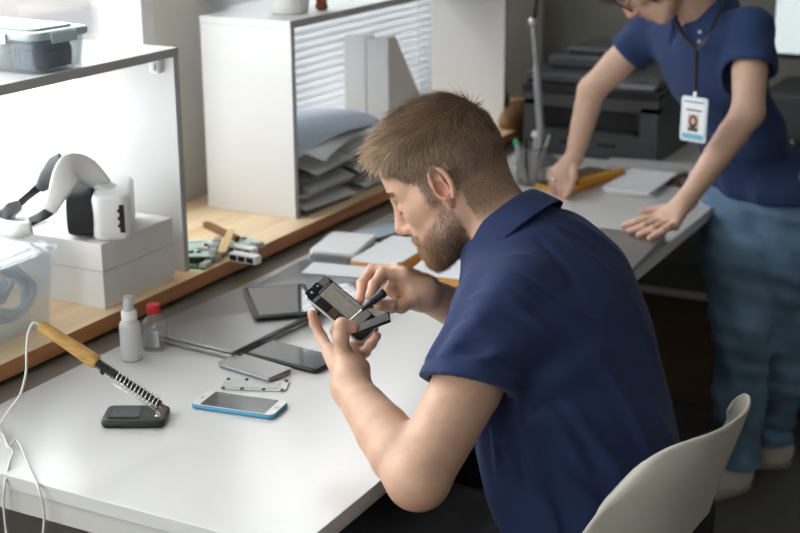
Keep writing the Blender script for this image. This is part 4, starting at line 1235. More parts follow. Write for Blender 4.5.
F_.el((-0.962, 3.43, 0.748), (0.034, 0.058, 0.032), k=0.0)
co, q = F_.mesh(); co[:, 2] = np.maximum(co[:, 2], DZ + 0.0045)
t = thing('computer_mouse', 'black and silver computer mouse on its brown pad beside the forearm of the person standing', 'mouse', (-0.962, 3.43, DZ + 0.0045))
mesh_obj('mouse_body', co, q, M['black'], t, relax=2)
co2 = co.copy(); co2 = (co2 - (-0.962, 3.43, 0.745)) * (0.8, 0.9, 1.0) + (-0.962, 3.43, 0.7458)
mesh_obj('top_shell', co2, q, M['light_grey'], t)
for i, (c, r_) in enumerate((((-1.10, 3.555), 10), )):
    b = nb(); prism(b, rrect(0.26, 0.075, 0.006), 0, 0.020, edge=0.003, m=Matrix.Translation((c[0], c[1], DZ + 0.0002)) @ Matrix.Rotation(math.radians(r_), 4, 'Z'))
    tag(obj('ring_binder', b, M['light_grey']), 'thin grey binder lying on the desk in front of the printer', 'binder')
# laptop under the hand
lp = thing('laptop', 'closed dark silver laptop under the near hand of the person standing', 'laptop', (-0.962, 2.730, DZ), math.radians(93))
b = nb(); prism(b, rrect(0.33, 0.215, 0.010), 0.0005, 0.009, edge=0.003); obj('base', b, M['silver_grey'], lp, smooth=True, angle=50)
b = nb(); prism(b, rrect(0.33, 0.215, 0.010), 0.0095, 0.0145, edge=0.0015); obj('screen_lid', b, M['silver_lap'], lp, smooth=True, angle=50)

# ================================================================ people
M['skin'] = mat('skin', (0.6, 0.38, 0.28, 1), 0.46, attr='col', sss=0.12, noise=0.05, nscale=60, bump=0.12, bscale=350)
M['hair_m'] = mat('light_brown_hair', (0.2, 0.12, 0.07, 1), 0.45, attr='col')
M['hair_w'] = mat('dark_brown_hair', (0.035, 0.02, 0.015, 1), 0.35, attr='col')
def cloth(name, col, wscale=900, b=0.25, rough=0.85, noise=0.06):
    return mat(name, col, rough, noise=noise, nscale=25, bump=b, bscale=wscale, sheen=0.06)
M['polo'] = cloth('navy_pique', (0.0115, 0.025, 0.086, 1))
M['polo_w'] = cloth('blue_pique', (0.015, 0.034, 0.105, 1))
M['jeans'] = mat('washed_denim', (0.13, 0.225, 0.34, 1), 0.9, noise=0.5, nscale=7, bump=0.3, bscale=500)
M['trousers'] = mat('charcoal_cotton', (0.015, 0.015, 0.017, 1), 0.9, noise=0.15, nscale=20, bump=0.3, bscale=300)
M['shoe_white'] = mat('white_shoe_leather', (0.55, 0.53, 0.48, 1), 0.5)
M['sole'] = mat('shoe_sole', (0.35, 0.30, 0.24, 1), 0.7)
M['eye_white'] = mat('eye', (0.6, 0.58, 0.56, 1), 0.1)

def A3(p): return np.array(p, float)
def head_rot(yaw, pitch, roll):
    c, s = math.cos, math.sin
    f = A3((c(yaw), s(yaw), 0)); l = A3((-s(yaw), c(yaw), 0)); u = A3((0, 0, 1))
    f2 = f * c(pitch) - u * s(pitch); u2 = u * c(pitch) + f * s(pitch)
    l3 = l * c(roll) + u2 * s(roll); u3 = -l * s(roll) + u2 * c(roll)
    return np.stack([f2, l3, u3], 1)

MSX = 0.92
def add_head(F, c, R, s=1.0, male=True):
    c = A3(c)
    sx = A3((MSX if male else 1.0, 1, 1)); ex_ = 0.011 if male else 0.0; jz = 0.010 if male else 0.0
    L = lambda x, y, z: c + R @ (A3((x, y, z)) * sx * s)
    def el(p, r, k=0.02, sub=False, rot=None, pw=2.0):
        RR = R if rot is None else R @ rot
        F.el(L(*p), A3(r) * sx * s, RR, k * s, sub, pw)
    def rc(a, b, ra, rb, k=0.012, sub=False): F.rc(L(*a), L(*b), ra * s, rb * s, k * s, sub)
    jw = 1.0 if male else 0.86
    el((-0.014, 0, 0.050 if male else 0.048), (0.098, 0.0755, 0.084 if male else 0.080), 0.0)
    el((-0.045, 0, 0.018), (0.064, 0.064, 0.066), 0.03)
    el((0.040, 0, 0.040), (0.054, 0.060, 0.060), 0.03)
    el((0.036, 0, -0.022), (0.052, 0.056 * (0.97 if male else 0.93), 0.066), 0.03)
    for q in (-1, 1):
        rc((-0.012, q * 0.056 * jw, -0.030), (0.030, q * 0.046 * jw, -0.072 + jz), 0.018, 0.019, 0.03)
        rc((0.030, q * 0.046 * jw, -0.072 + jz), (0.070, q * 0.017 * jw, -0.100 + jz), 0.019, 0.017, 0.03)
        rc((0.030, q * 0.056, -0.006), (0.064, q * 0.038, -0.016), 0.014, 0.016, 0.03)      # cheekbone
        rc((0.082, q * 0.012, 0.024), (0.068, q * 0.045, 0.026), 0.010, 0.008, 0.018)       # brow
    el((0.080, 0, -0.098 + jz), (0.017, 0.021, 0.015), 0.02)                                      # chin
    el((0.030, 0, -0.070 + jz), (0.052, 0.042, 0.036), 0.03)
    el((0.078, 0, -0.058), (0.020, 0.028, 0.026), 0.02)                                      # muzzle
    for q in (-1, 1):
        el((0.092, q * 0.031, 0.003), (0.014, 0.017, 0.012), 0.010, True)                    # eye socket
        el((0.0765, q * 0.032, 0.002), (0.0135, 0.0155, 0.0115), 0.005)                      # closed lid over the eye
        rc((0.086, q * 0.020, -0.003), (0.081, q * 0.043, -0.003), 0.0022, 0.0018, 0.003)    # lash line
    rc((0.090, 0, 0.014), (0.108, 0, -0.022), 0.0075, 0.0095, 0.014)                         # nose
    el((0.110, 0, -0.029), (0.0115, 0.0105, 0.0095), 0.008)
    for q in (-1, 1):
        el((0.0985, q * 0.0115, -0.034), (0.0105, 0.0068, 0.0075), 0.006)
        el((0.1035, q * 0.0065, -0.0425), (0.0055, 0.0030, 0.0035), 0.002, True)
    rc((0.090, -0.020, -0.058), (0.0975, 0, -0.0555), 0.0048, 0.0062, 0.006); rc((0.0975, 0, -0.0555), (0.090, 0.020, -0.058), 0.0062, 0.0048, 0.006)
    rc((0.089, -0.018, -0.069), (0.0965, 0, -0.0705), 0.005, 0.0070, 0.006); rc((0.0965, 0, -0.0705), (0.089, 0.018, -0.069), 0.0070, 0.005, 0.006)
    rc((0.092, -0.024, -0.0625), (0.103, 0, -0.0625), 0.0018, 0.0016, 0.003, True); rc((0.103, 0, -0.0625), (0.092, 0.024, -0.0625), 0.0016, 0.0018, 0.003, True)
    # ears
    L0 = L
    L = lambda x, y, z: L0(x + ex_, y, z)
    for q in (-1, 1):
        y = q * 0.078
        th = [math.radians(a) for a in range(-70, 231, 20)]
        pts = []
        for a in th:
            ex = -0.014 - 0.0165 * math.sin(a) * 1.0 if False else -0.016 + 0.0155 * math.cos(a + 0.25)
            ez = 0.006 + 0.0275 * math.sin(a + 0.25)
            pts.append(L(ex, y + q * (0.004 + 0.010 * (-0.016 - ex + 0.0155) / 0.031), ez))
        F.el(L(-0.014, q * 0.076, 0.002), A3((0.0145, 0.0055, 0.026)) * s, R, 0.006 * s)
        F.chain(pts, [0.0040 * s] * len(pts), 0.002 * s)
        F.rc(L(-0.012, y + q * 0.002, -0.020), L(-0.010, y, -0.028), 0.0062 * s, 0.0055 * s, 0.006 * s)       # lobe
        F.rc(L(-0.018, y + q * 0.005, 0.018), L(-0.0225, y + q * 0.0055, -0.010), 0.0036 * s, 0.0036 * s, 0.002 * s)  # antihelix
        F.el(L(-0.0105, q * 0.0835, 0.000), A3((0.0080, 0.0085, 0.0125)) * s, R, 0.002 * s, True)               # concha
        F.el(L(-0.014, q * 0.0865, 0.019), A3((0.0085, 0.0040, 0.0050)) * s, R, 0.003 * s, True)
        F.rc(L(-0.001, y - q * 0.002, -0.002), L(-0.002, y - q * 0.001, -0.010), 0.0042 * s, 0.0036 * s, 0.003 * s)  # tragus

def vnormals(co, q):
    n = np.cross(co[q[:, 2]] - co[q[:, 0]], co[q[:, 3]] - co[q[:, 1]])
    out = np.zeros_like(co)
    for k in range(4):
        for d in range(3): out[:, d] += np.bincount(q[:, k], n[:, d], len(co))
    return out / (np.linalg.norm(out, axis=1)[:, None] + 1e-12)

def strands(name, roots, nrm, dirs, length, width, cols, material, parent, segs=3, curve=0.25, seed=0, lift=None):
    """tapered flat hairs; dirs is the combing direction for each root"""
    rs = np.random.RandomState(seed)
    n = len(roots)
    dirs = dirs + rs.normal(size=dirs.shape) * 0.16
    dirs /= np.linalg.norm(dirs, axis=1)[:, None] + 1e-9
    L = (length * rs.uniform(0.7, 1.15, n))[:, None]
    side = np.cross(dirs, nrm + rs.normal(size=nrm.shape) * 0.5); side /= np.linalg.norm(side, axis=1)[:, None] + 1e-9
    P_ = []
    li = 0.5 if lift is None else lift[:, None]
    for k in range(segs + 1):
        t = k / segs
        c = roots - nrm * 0.0015 + L * (dirs * (t * (1 - li) + t * t * li * 0.7) + nrm * (t * li * 1.15 - t * t * curve * li))
        w = width * (1 - 0.8 * t)
        P_.append(c - side * w / 2); P_.append(c + side * w / 2)
    co = np.stack(P_, 1).reshape(-1, 3)
    base = (np.arange(n) * (2 * (segs + 1)))[:, None]
    q = np.concatenate([base + np.array([2 * k, 2 * k + 1, 2 * k + 3, 2 * k + 2])[None] for k in range(segs)], 0)
    c = np.repeat(cols, 2 * (segs + 1), 0)
    o, _ = mesh_obj(name, co, q, material, parent, colors=c)
    return o

def blend(col, to, w):
    w = np.clip(w, 0, 1)[:, None]
    return col * (1 - w) + np.array(to)[None] * w
def sm(x, a, b):
    t = np.clip((x - a) / (b - a), 0, 1); return t * t * (3 - 2 * t)
def near(co, p, r): return np.exp(-((co - A3(p)) ** 2).sum(1) / (2 * r * r))

def add_arm(F, sh, el, wr, r, k=0.02):
    """upper arm, elbow, muscled forearm, flattened wrist"""
    sh, el, wr = A3(sh), A3(el), A3(wr)
    m1 = sh * 0.5 + el * 0.5
    F.chain([sh, m1, el], [r[0], r[0] * 0.99, r[1] * 1.02], 0.003)
    d = wr - el
    F.rc(el, el + d * 0.25, r[1] * 0.98, r[1] * 1.02, k)
    F.chain([el + d * 0.25, el + d * 0.50, el + d * 0.78, wr], [r[1] * 1.02, r[1] * 0.93, r[2] * 1.18, r[2]], 0.003)

# ---------------------------------------------------------------- the seated man
man = thing('person', 'bearded person in a navy polo shirt sitting at the desk repairing a phone', 'person', (-0.62, 1.84, 0.0))
ft, lt, ut = A3((-0.966, 0.26, 0)), A3((-0.26, -0.966, 0)), A3((0, 0, 1))
HC = A3((-0.9032,1.8622,1.0985)); HR = head_rot(math.radians(203), math.radians(31), math.radians(8)); HS = 0.985
shL, elL, wrL = A3((-0.7390,1.7366,0.9650)), A3((-0.7688,1.4978,0.7850)), A3((-0.9368,1.6123,0.8418))
shR, elR, wrR = A3((-0.7616,2.0504,0.9310)), A3((-0.8267,2.0681,0.7757)), A3((-0.9200,1.8069,0.9323))
NB = A3((-0.7984,1.8714,1.0169))            # base of the neck
def tilt(p):                          # torso frame pitched forward by p degrees
    a = math.radians(p)
    return np.stack([ft * math.cos(a) - ut * math.sin(a), lt, ut * math.cos(a) + ft * math.sin(a)], 1)
def man_torso(F, g, k=0.05):
    F.el((-0.6304,1.8144,0.6338), A3((0.106, 0.160, 0.150)) + g, tilt(5), 0.0)
    F.el((-0.6645,1.8163,0.7583), A3((0.114, 0.168, 0.150)) + g, tilt(8), k)
    F.el((-0.6958,1.8259,0.8671), A3((0.116, 0.180, 0.138)) + g, tilt(20), k)
    F.el((-0.7367,1.8539,0.9412), A3((0.102, 0.176, 0.102)) + g, tilt(35), k)
    F.rc(shL, shR, 0.050 + g, 0.050 + g, k)
    F.el((-0.7743,1.8780,0.9992), A3((0.082, 0.10, 0.058)) + g, tilt(35), k)
M['tray_grey'] = mat('tray_grey', (0.42, 0.42, 0.38, 1), 0.35, metal=0.3, noise=0.12, nscale=150)
Fm = Field((-1.125, 1.42, 0.42), (-0.42, 2.24, 1.27), 0.0025)
man_torso(Fm, -0.026)
add_arm(Fm, shL, elL, wrL, (0.0500, 0.0420, 0.0270), 0.014)
add_arm(Fm, shR, elR, wrR, (0.050, 0.041, 0.026))
Fm.rc(NB, HC + HR @ A3((-0.030, 0, -0.035)), 0.058, 0.056, 0.03)
Fm.rc(NB + lt * 0.045, HC + HR @ A3((-0.028, 0.038, -0.04)), 0.026, 0.020, 0.03)
Fm.rc(NB - lt * 0.045, HC + HR @ A3((-0.028, -0.038, -0.04)), 0.026, 0.020, 0.03)
add_head(Fm, HC, HR, HS)
# left hand (holds the phone)
FR = 0.0082
def digit(F, pts, r0, k=0.004):
    n = len(pts)
    rs = [r0 * (1.06 - 0.22 * i / (n - 1)) for i in range(n)]
    F.chain([A3(p) for p in pts], rs, k)
    for i in range(1, n - 1): F.rc(pts[i], pts[i], rs[i] * 1.07, rs[i] * 1.07, 0.003)
heel = A3((-0.9420,1.6456,0.8604))
mI, mM, mR, mP = A3((-1.0095,1.6761,0.8636)), A3((-1.0017,1.6928,0.8658)), A3((-0.9879,1.6991,0.8628)), A3((-0.9745,1.6968,0.8529))
for m_, r_ in ((mI, 0.0125), (mM, 0.0125), (mR, 0.0120), (mP, 0.0115)):
    Fm.rc(wrL + (m_ - wrL) * 0.1, m_, 0.0185, r_, 0.008)
Fm.rc(wrL, A3((-0.9659,1.6408,0.8830)), 0.021, 0.0135, 0.016)                 # ball of the thumb
Fm.rc(wrL, heel, 0.021, 0.0155, 0.02)
digit(Fm, [(-0.9650,1.6392,0.8837), (-0.9665,1.6368,0.9061), (-0.9668,1.6409,0.9250), (-0.9541,1.6509,0.9208)], 0.0112)   # thumb
digit(Fm, [mI, (-1.0393,1.6999,0.8750), (-1.0517,1.7036,0.8945), (-1.0547,1.7003,0.9097)], 0.0088)                 # index along the back edge
digit(Fm, [mM, (-1.0300,1.7296,0.8783), (-1.0259,1.7358,0.9065), (-1.0079,1.7360,0.9206)], 0.0088)
digit(Fm, [mR, (-0.9881,1.7243,0.8674), (-0.9743,1.7251,0.8824), (-0.9576,1.7205,0.8948)], 0.0086)
digit(Fm, [mP, (-0.9673,1.7090,0.8598), (-0.9563,1.7082,0.8748), (-0.9467,1.7099,0.8887)], 0.0080)
# right hand (holds the screwdriver)
rI, rM, rR, rP = A3((-0.9563,1.7996,0.9665)), A3((-0.9381,1.7851,0.9651)), A3((-0.9343,1.7942,0.9517)), A3((-0.9286,1.7932,0.9399))
for m_, r_ in ((rI, 0.0120), (rM, 0.0125), (rR, 0.0120), (rP, 0.0115)):
    Fm.rc(wrR, m_, 0.021, r_, 0.014)
Fm.rc(wrR, A3((-0.9235,1.7800,0.9284)), 0.022, 0.0145, 0.014)
digit(Fm, [rI, (-1.0002,1.7926,0.9622), (-0.9993,1.7589,0.9492), (-0.9846,1.7263,0.9352)], 0.0088)
digit(Fm, [rM, (-0.9672,1.7648,0.9682), (-0.9642,1.7339,0.9600), (-0.9604,1.7142,0.9488)], 0.0090)
digit(Fm, [rR, (-0.9563,1.7831,0.9533), (-0.9599,1.7734,0.9411), (-0.9483,1.7743,0.9328)], 0.0086)
digit(Fm, [rP, (-0.9476,1.7895,0.9414), (-0.9518,1.7810,0.9303), (-0.9415,1.7812,0.9253)], 0.0078)
digit(Fm, [(-0.9200,1.7765,0.9300), (-0.9306,1.7571,0.9246), (-0.9399,1.7391,0.9278), (-0.9494,1.7220,0.9339)], 0.0108)
co, qd = Fm.mesh()
nr = vnormals(co, qd)
# legs of the body (under the trousers) are grown with the trousers below
hl = (co - HC) @ HR / HS                        # head-local coordinates
hl[:, 0] /= MSX
inhead = (np.linalg.norm(hl - A3((0, 0, 0.01)), axis=1) < 0.165)
skin = np.tile(np.array([[0.56, 0.345, 0.240]]), (len(co), 1))
skin *= (1 + 0.05 * vnoise(co[:, 0], co[:, 1], co[:, 2], 14, 3))[:, None]
for p, r_, w_ in (((0.0, 0.082, 0.0), 0.020, 0.45), ((0.11, 0, -0.03), 0.014, 0.5), ((0.06, 0.045, -0.02), 0.02, 0.08)):
    skin = blend(skin, (0.62, 0.25, 0.18), near(hl, p, r_) * w_ * inhead)
for p in ((-0.9544,1.6486,0.9214), (-1.0535,1.6983,0.9089), (-0.9576,1.7205,0.8948), (-0.9476,1.7115,0.8880), (-0.9846,1.7263,0.9352), (-0.9604,1.7142,0.9488), (-0.9481,1.7227,0.9339), (-1.0002,1.7926,0.9622), (-0.9672,1.7648,0.9682), (-0.9306,1.7571,0.9246)):
    skin = blend(skin, (0.62, 0.27, 0.20), near(co, p, 0.010) * 0.45)
skin = blend(skin, (0.60, 0.28, 0.20), near(co, elL + A3((0.01, -0.02, -0.035)), 0.022) * 0.35)
lipw = near(hl, (0.097, 0, -0.0625), 0.011) * inhead
skin = blend(skin, (0.45, 0.16, 0.13), lipw * 0.7)
X_, Y_, Z_ = hl[:, 0], np.abs(hl[:, 1]), hl[:, 2]
front_line = np.where(Z_ > 0.060, 0.078, np.where(Z_ > 0.028, 0.047 + (Z_ - 0.028) * 0.9, 0.034))
hair_w = (1 - sm(X_, front_line - 0.006, front_line + 0.006)) * sm(Z_, -0.085, -0.045)
hair_w = np.where((X_ > 0.0) & (Z_ < 0.0), hair_w * sm(Z_, -0.03, -0.012), hair_w)
hair_w = np.maximum(hair_w, (Z_ > 0.098) * 1.0)
ear = (Y_ > 0.0735) & (X_ > -0.026) & (X_ < 0.014) & (Z_ < 0.031) & (Z_ > -0.036)
behind = (X_ > -0.024) & (X_ < 0.014) & (Z_ < -0.018)
hair_w = np.where(ear | behind, 0, hair_w) * inhead
beard_w = sm(-Z_, 0.030, 0.050) * (1 - sm(-Z_, 0.135, 0.15)) * sm(X_, -0.012, 0.004) * inhead
cheek = sm(-Z_, 0.020 + 0.0, 0.034) * (1 - sm(X_, 0.020, 0.036))
cheekline = -0.024 - (X_ - 0.02) * 0.50
beard_w = np.where(X_ < 0.085, sm(cheekline - Z_, -0.004, 0.010), 1.0) * sm(X_, -0.004, 0.008) * (hl[:, 2] > -0.135) * inhead
beard_w = beard_w * (1 - np.clip(lipw * 1.3, 0, 1)) * (Z_ < -0.022)
beard_w = np.where((X_ > 0.080) & (Z_ > -0.046), 0, beard_w)
beard_w = np.where(ear, 0, beard_w)
stache = np.exp(-((Z_ + 0.0495) / 0.0045) ** 2) * (X_ > 0.078) * (Y_ < 0.026) * inhead
beard_w = np.maximum(beard_w, stache)
skin = blend(skin, (0.145, 0.095, 0.062), hair_w * (0.62 + 0.33 * sm(Z_, -0.03, 0.03)))
skin = blend(skin, (0.16, 0.088, 0.052), beard_w * 0.6)
body, _ = mesh_obj('body', co, qd, M['skin'], man, colors=skin)

rs = np.random.RandomState(7)
fwd, upv = HR[:, 0], HR[:, 2]
def grow(mask_w, n, name, length, width, dirfn, colfn, liftfn=None, seed=1, mtl='hair_m', par=None, thr=0.4, segs=3):
    idx = np.nonzero(mask_w > thr)[0]
    pr_ = mask_w[idx] / mask_w[idx].sum()
    pick = idx[rs.choice(len(idx), n, p=pr_)]
    roots = co[pick] + rs.normal(size=(n, 3)) * 0.0012
    h = hl[pick]
    L = length(h) if callable(length) else np.full(n, length)
    return strands(name, roots, nr[pick], dirfn(h, nr[pick]), L, width, colfn(h, n), M[mtl], par or man, segs=segs, seed=seed, lift=None if liftfn is None else liftfn(h))
def hair_dir(h, n_):
    # combed forward on the crown, down the sides and nape
    top = sm(h[:, 2], 0.055, 0.105)[:, None]
    fw_ = fwd * 0.9 + HR[:, 1] * 0.15
    back = sm(-h[:, 0], 0.02, 0.08)[:, None]
    down = -upv * 1.0 + fwd * 0.15
    d = fw_ * top + down * (1 - top) + HR[:, 1] * 0.25 * np.sign(h[:, 1:2])
    d = d - n_ * (d * n_).sum(1)[:, None] * 0.9
    return d
def hair_col(h, n):
    base = np.tile(np.array([[0.190, 0.120, 0.071]]), (n, 1))
    base = blend(base, (0.56, 0.41, 0.27), sm(h[:, 0], -0.02, 0.08) * sm(h[:, 2], 0.04, 0.09) * 0.88)
    base = base * (1 + 0.22 * vnoise(h[:, 0] * 0.4, h[:, 1], h[:, 2], 45, 5))[:, None]
    return base * rs.uniform(0.6, 1.45, n)[:, None]
hlen = lambda h: 0.0035 + 0.004 * sm(h[:, 2], -0.02, 0.04) + 0.021 * sm(h[:, 2], 0.045, 0.105) + 0.012 * sm(h[:, 0], 0.03, 0.08) * sm(h[:, 2], 0.05, 0.09)
grow(hair_w, 48000, 'hair', hlen, 0.0009, hair_dir, hair_col, lambda h: 0.20 + 0.42 * sm(h[:, 2], 0.06, 0.11) * sm(h[:, 0], -0.03, 0.05) - 0.12 * sm(h[:, 2], 0.06, 0.1) * (1 - sm(h[:, 0], -0.03, 0.0)))
def beard_dir(h, n_):
    d = np.tile((-upv * 0.9 + fwd * 0.35)[None], (len(h), 1))
    return d - n_ * (d * n_).sum(1)[:, None] * 0.7
def beard_col(h, n):
    base = np.tile(np.array([[0.19, 0.105, 0.055]]), (n, 1))
    base = blend(base, (0.075, 0.045, 0.028), (1 - sm(h[:, 0], 0.02, 0.07)) * 0.7)
    base = blend(base, (0.42, 0.24, 0.12), sm(h[:, 0], 0.07, 0.09) * 0.6)
    return base * rs.uniform(0.6, 1.4, n)[:, None]
blen = lambda h: 0.004 + 0.006 * sm(-h[:, 2], 0.045, 0.10)
grow(beard_w, 21000, 'beard', blen, 0.0008, beard_dir, beard_col, lambda h: np.full(len(h), 0.35), seed=3)
brow_w = np.exp(-((Z_ - 0.0265 - 0.002 * np.cos((Y_ - 0.03) * 90)) / 0.0035) ** 2) * (X_ > 0.060) * (Y_ > 0.010) * (Y_ < 0.050) * inhead
grow(brow_w, 800, 'eyebrow', 0.007, 0.0006, lambda h, n_: HR[:, 1][None] * np.sign(h[:, 1])[:, None] + upv * 0.15, lambda h, n: np.tile([[0.34, 0.20, 0.11]], (n, 1)) * rs.uniform(0.7, 1.3, n)[:, None], lambda h: np.full(len(h), 0.15), seed=5)
lash_w = np.exp(-((Z_ + 0.0035) / 0.0022) ** 2) * (X_ > 0.072) * (Y_ > 0.018) * (Y_ < 0.045) * inhead
grow(lash_w * (Y_ > 0.022), 160, 'eyelash', 0.0055, 0.0005, lambda h, n_: (fwd * 0.8 - upv * 0.4)[None] + n_ * 0.2, lambda h, n: np.tile([[0.16, 0.09, 0.05]], (n, 1)), lambda h: np.full(len(h), 0.3), seed=6)

# polo shirt
slE = A3((-0.7516,1.6133,0.8790))                    # sleeve hem centre, left
hemN = A3((-0.7436,1.5846,0.8257)) - A3((-0.7466,1.6191,0.8778))
slR = shR + (elR - shR) * 0.62
Fs = Field((-1.0, 1.50, 0.46), (-0.40, 2.26, 1.14), 0.0031)
man_torso(Fs, 0.0, 0.05)
Fs.el((-0.6166,1.8141,0.6119), A3((0.122, 0.172, 0.12)), tilt(0), 0.05)
Fs.el((-0.6546,1.8193,0.7181), A3((0.120, 0.172, 0.14)), tilt(5), 0.05)
Fs.chain([shL, shL * 0.5 + slE * 0.5, slE, slE + (elL - shL) * 0.14], [0.060, 0.060, 0.0575, 0.058], 0.04)
Fs.chain([shR, slR, slR + (elR - shR) * 0.1], [0.058, 0.060, 0.060], 0.04)
Fs.rc(NB + ut * -0.02, NB + (HC - NB) * 0.16, 0.070, 0.066, 0.03)
arm_d = (elL - shL) / np.linalg.norm(elL - shL)
def seg_dist(x, y, z, a, b):
    a, b = A3(a), A3(b); ba = b - a; L2 = ba @ ba
    t = np.clip(((x - a[0]) * ba[0] + (y - a[1]) * ba[1] + (z - a[2]) * ba[2]) / L2, 0, 1)
    return np.sqrt((x - a[0] - t * ba[0]) ** 2 + (y - a[1] - t * ba[1]) ** 2 + (z - a[2] - t * ba[2]) ** 2), t
pit = A3((-0.7429,1.7067,0.8685))
folds = [  # a, b, height, width  (lines lying on the cloth)
    ((-0.7252,1.8211,1.0668), (-0.6480,1.8525,0.9721), 0.006, 0.010), ((-0.7250,1.7945,1.0583), (-0.6578,1.7756,0.9703), -0.004, 0.010), ((-0.7205,1.8692,1.0618), (-0.6381,1.9340,0.9868), 0.005, 0.012),
    ((-0.7392,1.7967,1.0861), (-0.6934,1.8627,1.0359), 0.005, 0.009), ((-0.7466,1.7248,1.0614), (-0.6960,1.7520,1.0285), 0.004, 0.009),
    ((-0.7735,1.6609,0.9870), (-0.6717,1.6982,0.9397), 0.006, 0.011), ((-0.7745,1.6120,0.9507), (-0.6890,1.6503,0.9305), 0.005, 0.009), ((-0.7705,1.5851,0.9355), (-0.7029,1.6145,0.9169), -0.005, 0.009),
    ((-0.7673,1.6866,1.0173), (-0.6968,1.7014,0.9866), 0.005, 0.010), ((-0.7655,1.6246,0.9730), (-0.7109,1.6479,0.9569), -0.004, 0.008), ((-0.7379,1.5932,0.9093), (-0.6996,1.6576,0.9336), 0.005, 0.009),
    ((-0.7099,1.6743,0.8615), (-0.6546,1.6703,0.7327), 0.008, 0.013), ((-0.6854,1.6805,0.8760), (-0.5951,1.6915,0.7368), 0.006, 0.015), ((-0.7291,1.6771,0.8308), (-0.7041,1.6671,0.7309), 0.007, 0.010),
    ((-0.6951,1.6764,0.8453), (-0.6697,1.6529,0.7057), -0.006, 0.010), ((-0.6071,1.7466,0.9122), (-0.5290,1.7827,0.7279), 0.006, 0.016), ((-0.6420,1.6859,0.8595), (-0.5350,1.7397,0.6820), 0.006, 0.014),
    ((-0.6312,1.6668,0.7549), (-0.5566,1.7187,0.6547), 0.006, 0.012), ((-0.5806,1.7284,0.7865), (-0.5130,1.8151,0.6609), -0.005, 0.014), ((-0.5618,1.7993,0.8250), (-0.5275,1.8660,0.6928), 0.006, 0.014),
    ((-0.6657,1.6589,0.7507), (-0.6263,1.6615,0.6647), 0.006, 0.011), ((-0.6219,1.8696,0.9476), (-0.5749,1.8863,0.8226), 0.004, 0.016)]
def snap(F, p, it=10):
    p = A3(p).copy()
    for _ in range(it):
        i = np.clip(np.round((p - F.lo) / F.vs).astype(int), 1, F.n - 2)
        g = A3([F.F[i[0] + 1, i[1], i[2]] - F.F[i[0] - 1, i[1], i[2]], F.F[i[0], i[1] + 1, i[2]] - F.F[i[0], i[1] - 1, i[2]], F.F[i[0], i[1], i[2] + 1] - F.F[i[0], i[1], i[2] - 1]]) / (2 * F.vs)
        n = np.linalg.norm(g)
        if n < 0.05 or n > 5: p = p + A3((0, 0.01, 0)); continue
        p = p - g / n * float(F.F[i[0], i[1], i[2]]) * 0.8
    return p
fold_pts = []
for a, b, h_, w_ in folds:
    a, b = A3(a), A3(b); mid = (a + b) / 2
    pts_ = [snap(Fs, a * (1 - t) + b * t) for t in np.linspace(0, 1, 7)]
    fold_pts.append((pts_, h_, w_))
def shirt_disp(x, y, z):
    d = np.zeros_like(x)
    for pts_, h_, w_ in fold_pts:
        best = np.full_like(x, 9.0); tt = np.zeros_like(x)
        for i in range(6):
            ds, t = seg_dist(x, y, z, pts_[i], pts_[i + 1])
            m_ = ds < best; best = np.where(m_, ds, best); tt = np.where(m_, (i + t) / 6, tt)
        d -= h_ * 1.3 * np.exp(-(best / (0.75 * w_)) ** 2) * np.sin(np.clip(tt * 0.9 + 0.05, 0, 1) * math.pi)
    # soft tension creases fanning out of the armpit
    v = np.stack([x - pit[0], y - pit[1], z - pit[2]], 1)
    r_ = np.linalg.norm(v, axis=1) + 1e-6
    ang = np.arctan2(v @ ut, v @ (-ft))
    fan = np.sin(ang * 11 + 1.5 * np.sin(r_ * 30)) * np.exp(-((r_ - 0.10) / 0.07) ** 2)
    d -= 0.0040 * fan
    d -= 0.0028 * vnoise(x + 0.02 * np.sin(z * 30), y, z * 0.6, 5.0, 11)
    low = 1 - sm(z, 0.62, 0.84)
    d -= 0.0045 * low * np.sin((x * 1.2 + y * 0.6) * 70 + 4 * np.sin(z * 9)) 
    # armhole seam and sleeve hem rib
    s0 = ((np.stack([x, y, z], 1) - shL) @ arm_d)
    rad = np.linalg.norm(np.stack([x, y, z], 1) - shL - s0[:, None] * arm_d, axis=1)
    d += 0.0022 * np.exp(-((s0 - 0.015 + rad * 0.35) / 0.0035) ** 2) * (rad < 0.12)
    hn = hemN / np.linalg.norm(hemN)
    sh_ = (np.stack([x, y, z], 1) - slE) @ hn
    nearhem = 1 - sm(np.abs(sh_), 0.012, 0.035) * 1.0
    d = d * (1 - nearhem * (rad < 0.10))
    d += 0.0014 * np.exp(-((sh_ + 0.020) / 0.0025) ** 2) * (rad < 0.09)
    return d
Fs.displace(shirt_disp, 0.03)
# open hems: cut the sleeve ends and hollow them around the arms, open the neck and the bottom
Fs.half(slE, hemN, slE + A3(hemN) / np.linalg.norm(hemN) * 0.05, 0.085)
for a in (0.0, 0.5):
    Fs.rc(slE - arm_d * 0.022, slE + arm_d * 0.03, 0.0515, 0.0520, 0.0, True)
rd = (elR - shR) / np.linalg.norm(elR - shR)
Fs.half(slR, rd, slR + rd * 0.05, 0.085)
Fs.rc(slR - rd * 0.02, slR + rd * 0.03, 0.0515, 0.0515, 0.0, True)
nax = (HC - NB) / np.linalg.norm(HC - NB)
nx_ = HC + HR @ A3((-0.030, 0, -0.035)) - NB; nx_ /= np.linalg.norm(nx_)
Fs.half(NB + nx_ * 0.022, nx_, NB + nx_ * 0.10, 0.10)
Fs.rc(NB - nx_ * 0.01, NB + nx_ * 0.05, 0.0595, 0.0605, 0.0, True)
Fs.half((0, 0, 0.515), (0, 0, -1), (-0.62, 1.84, 0.42), 0.30)
sc_, sq_ = Fs.mesh()
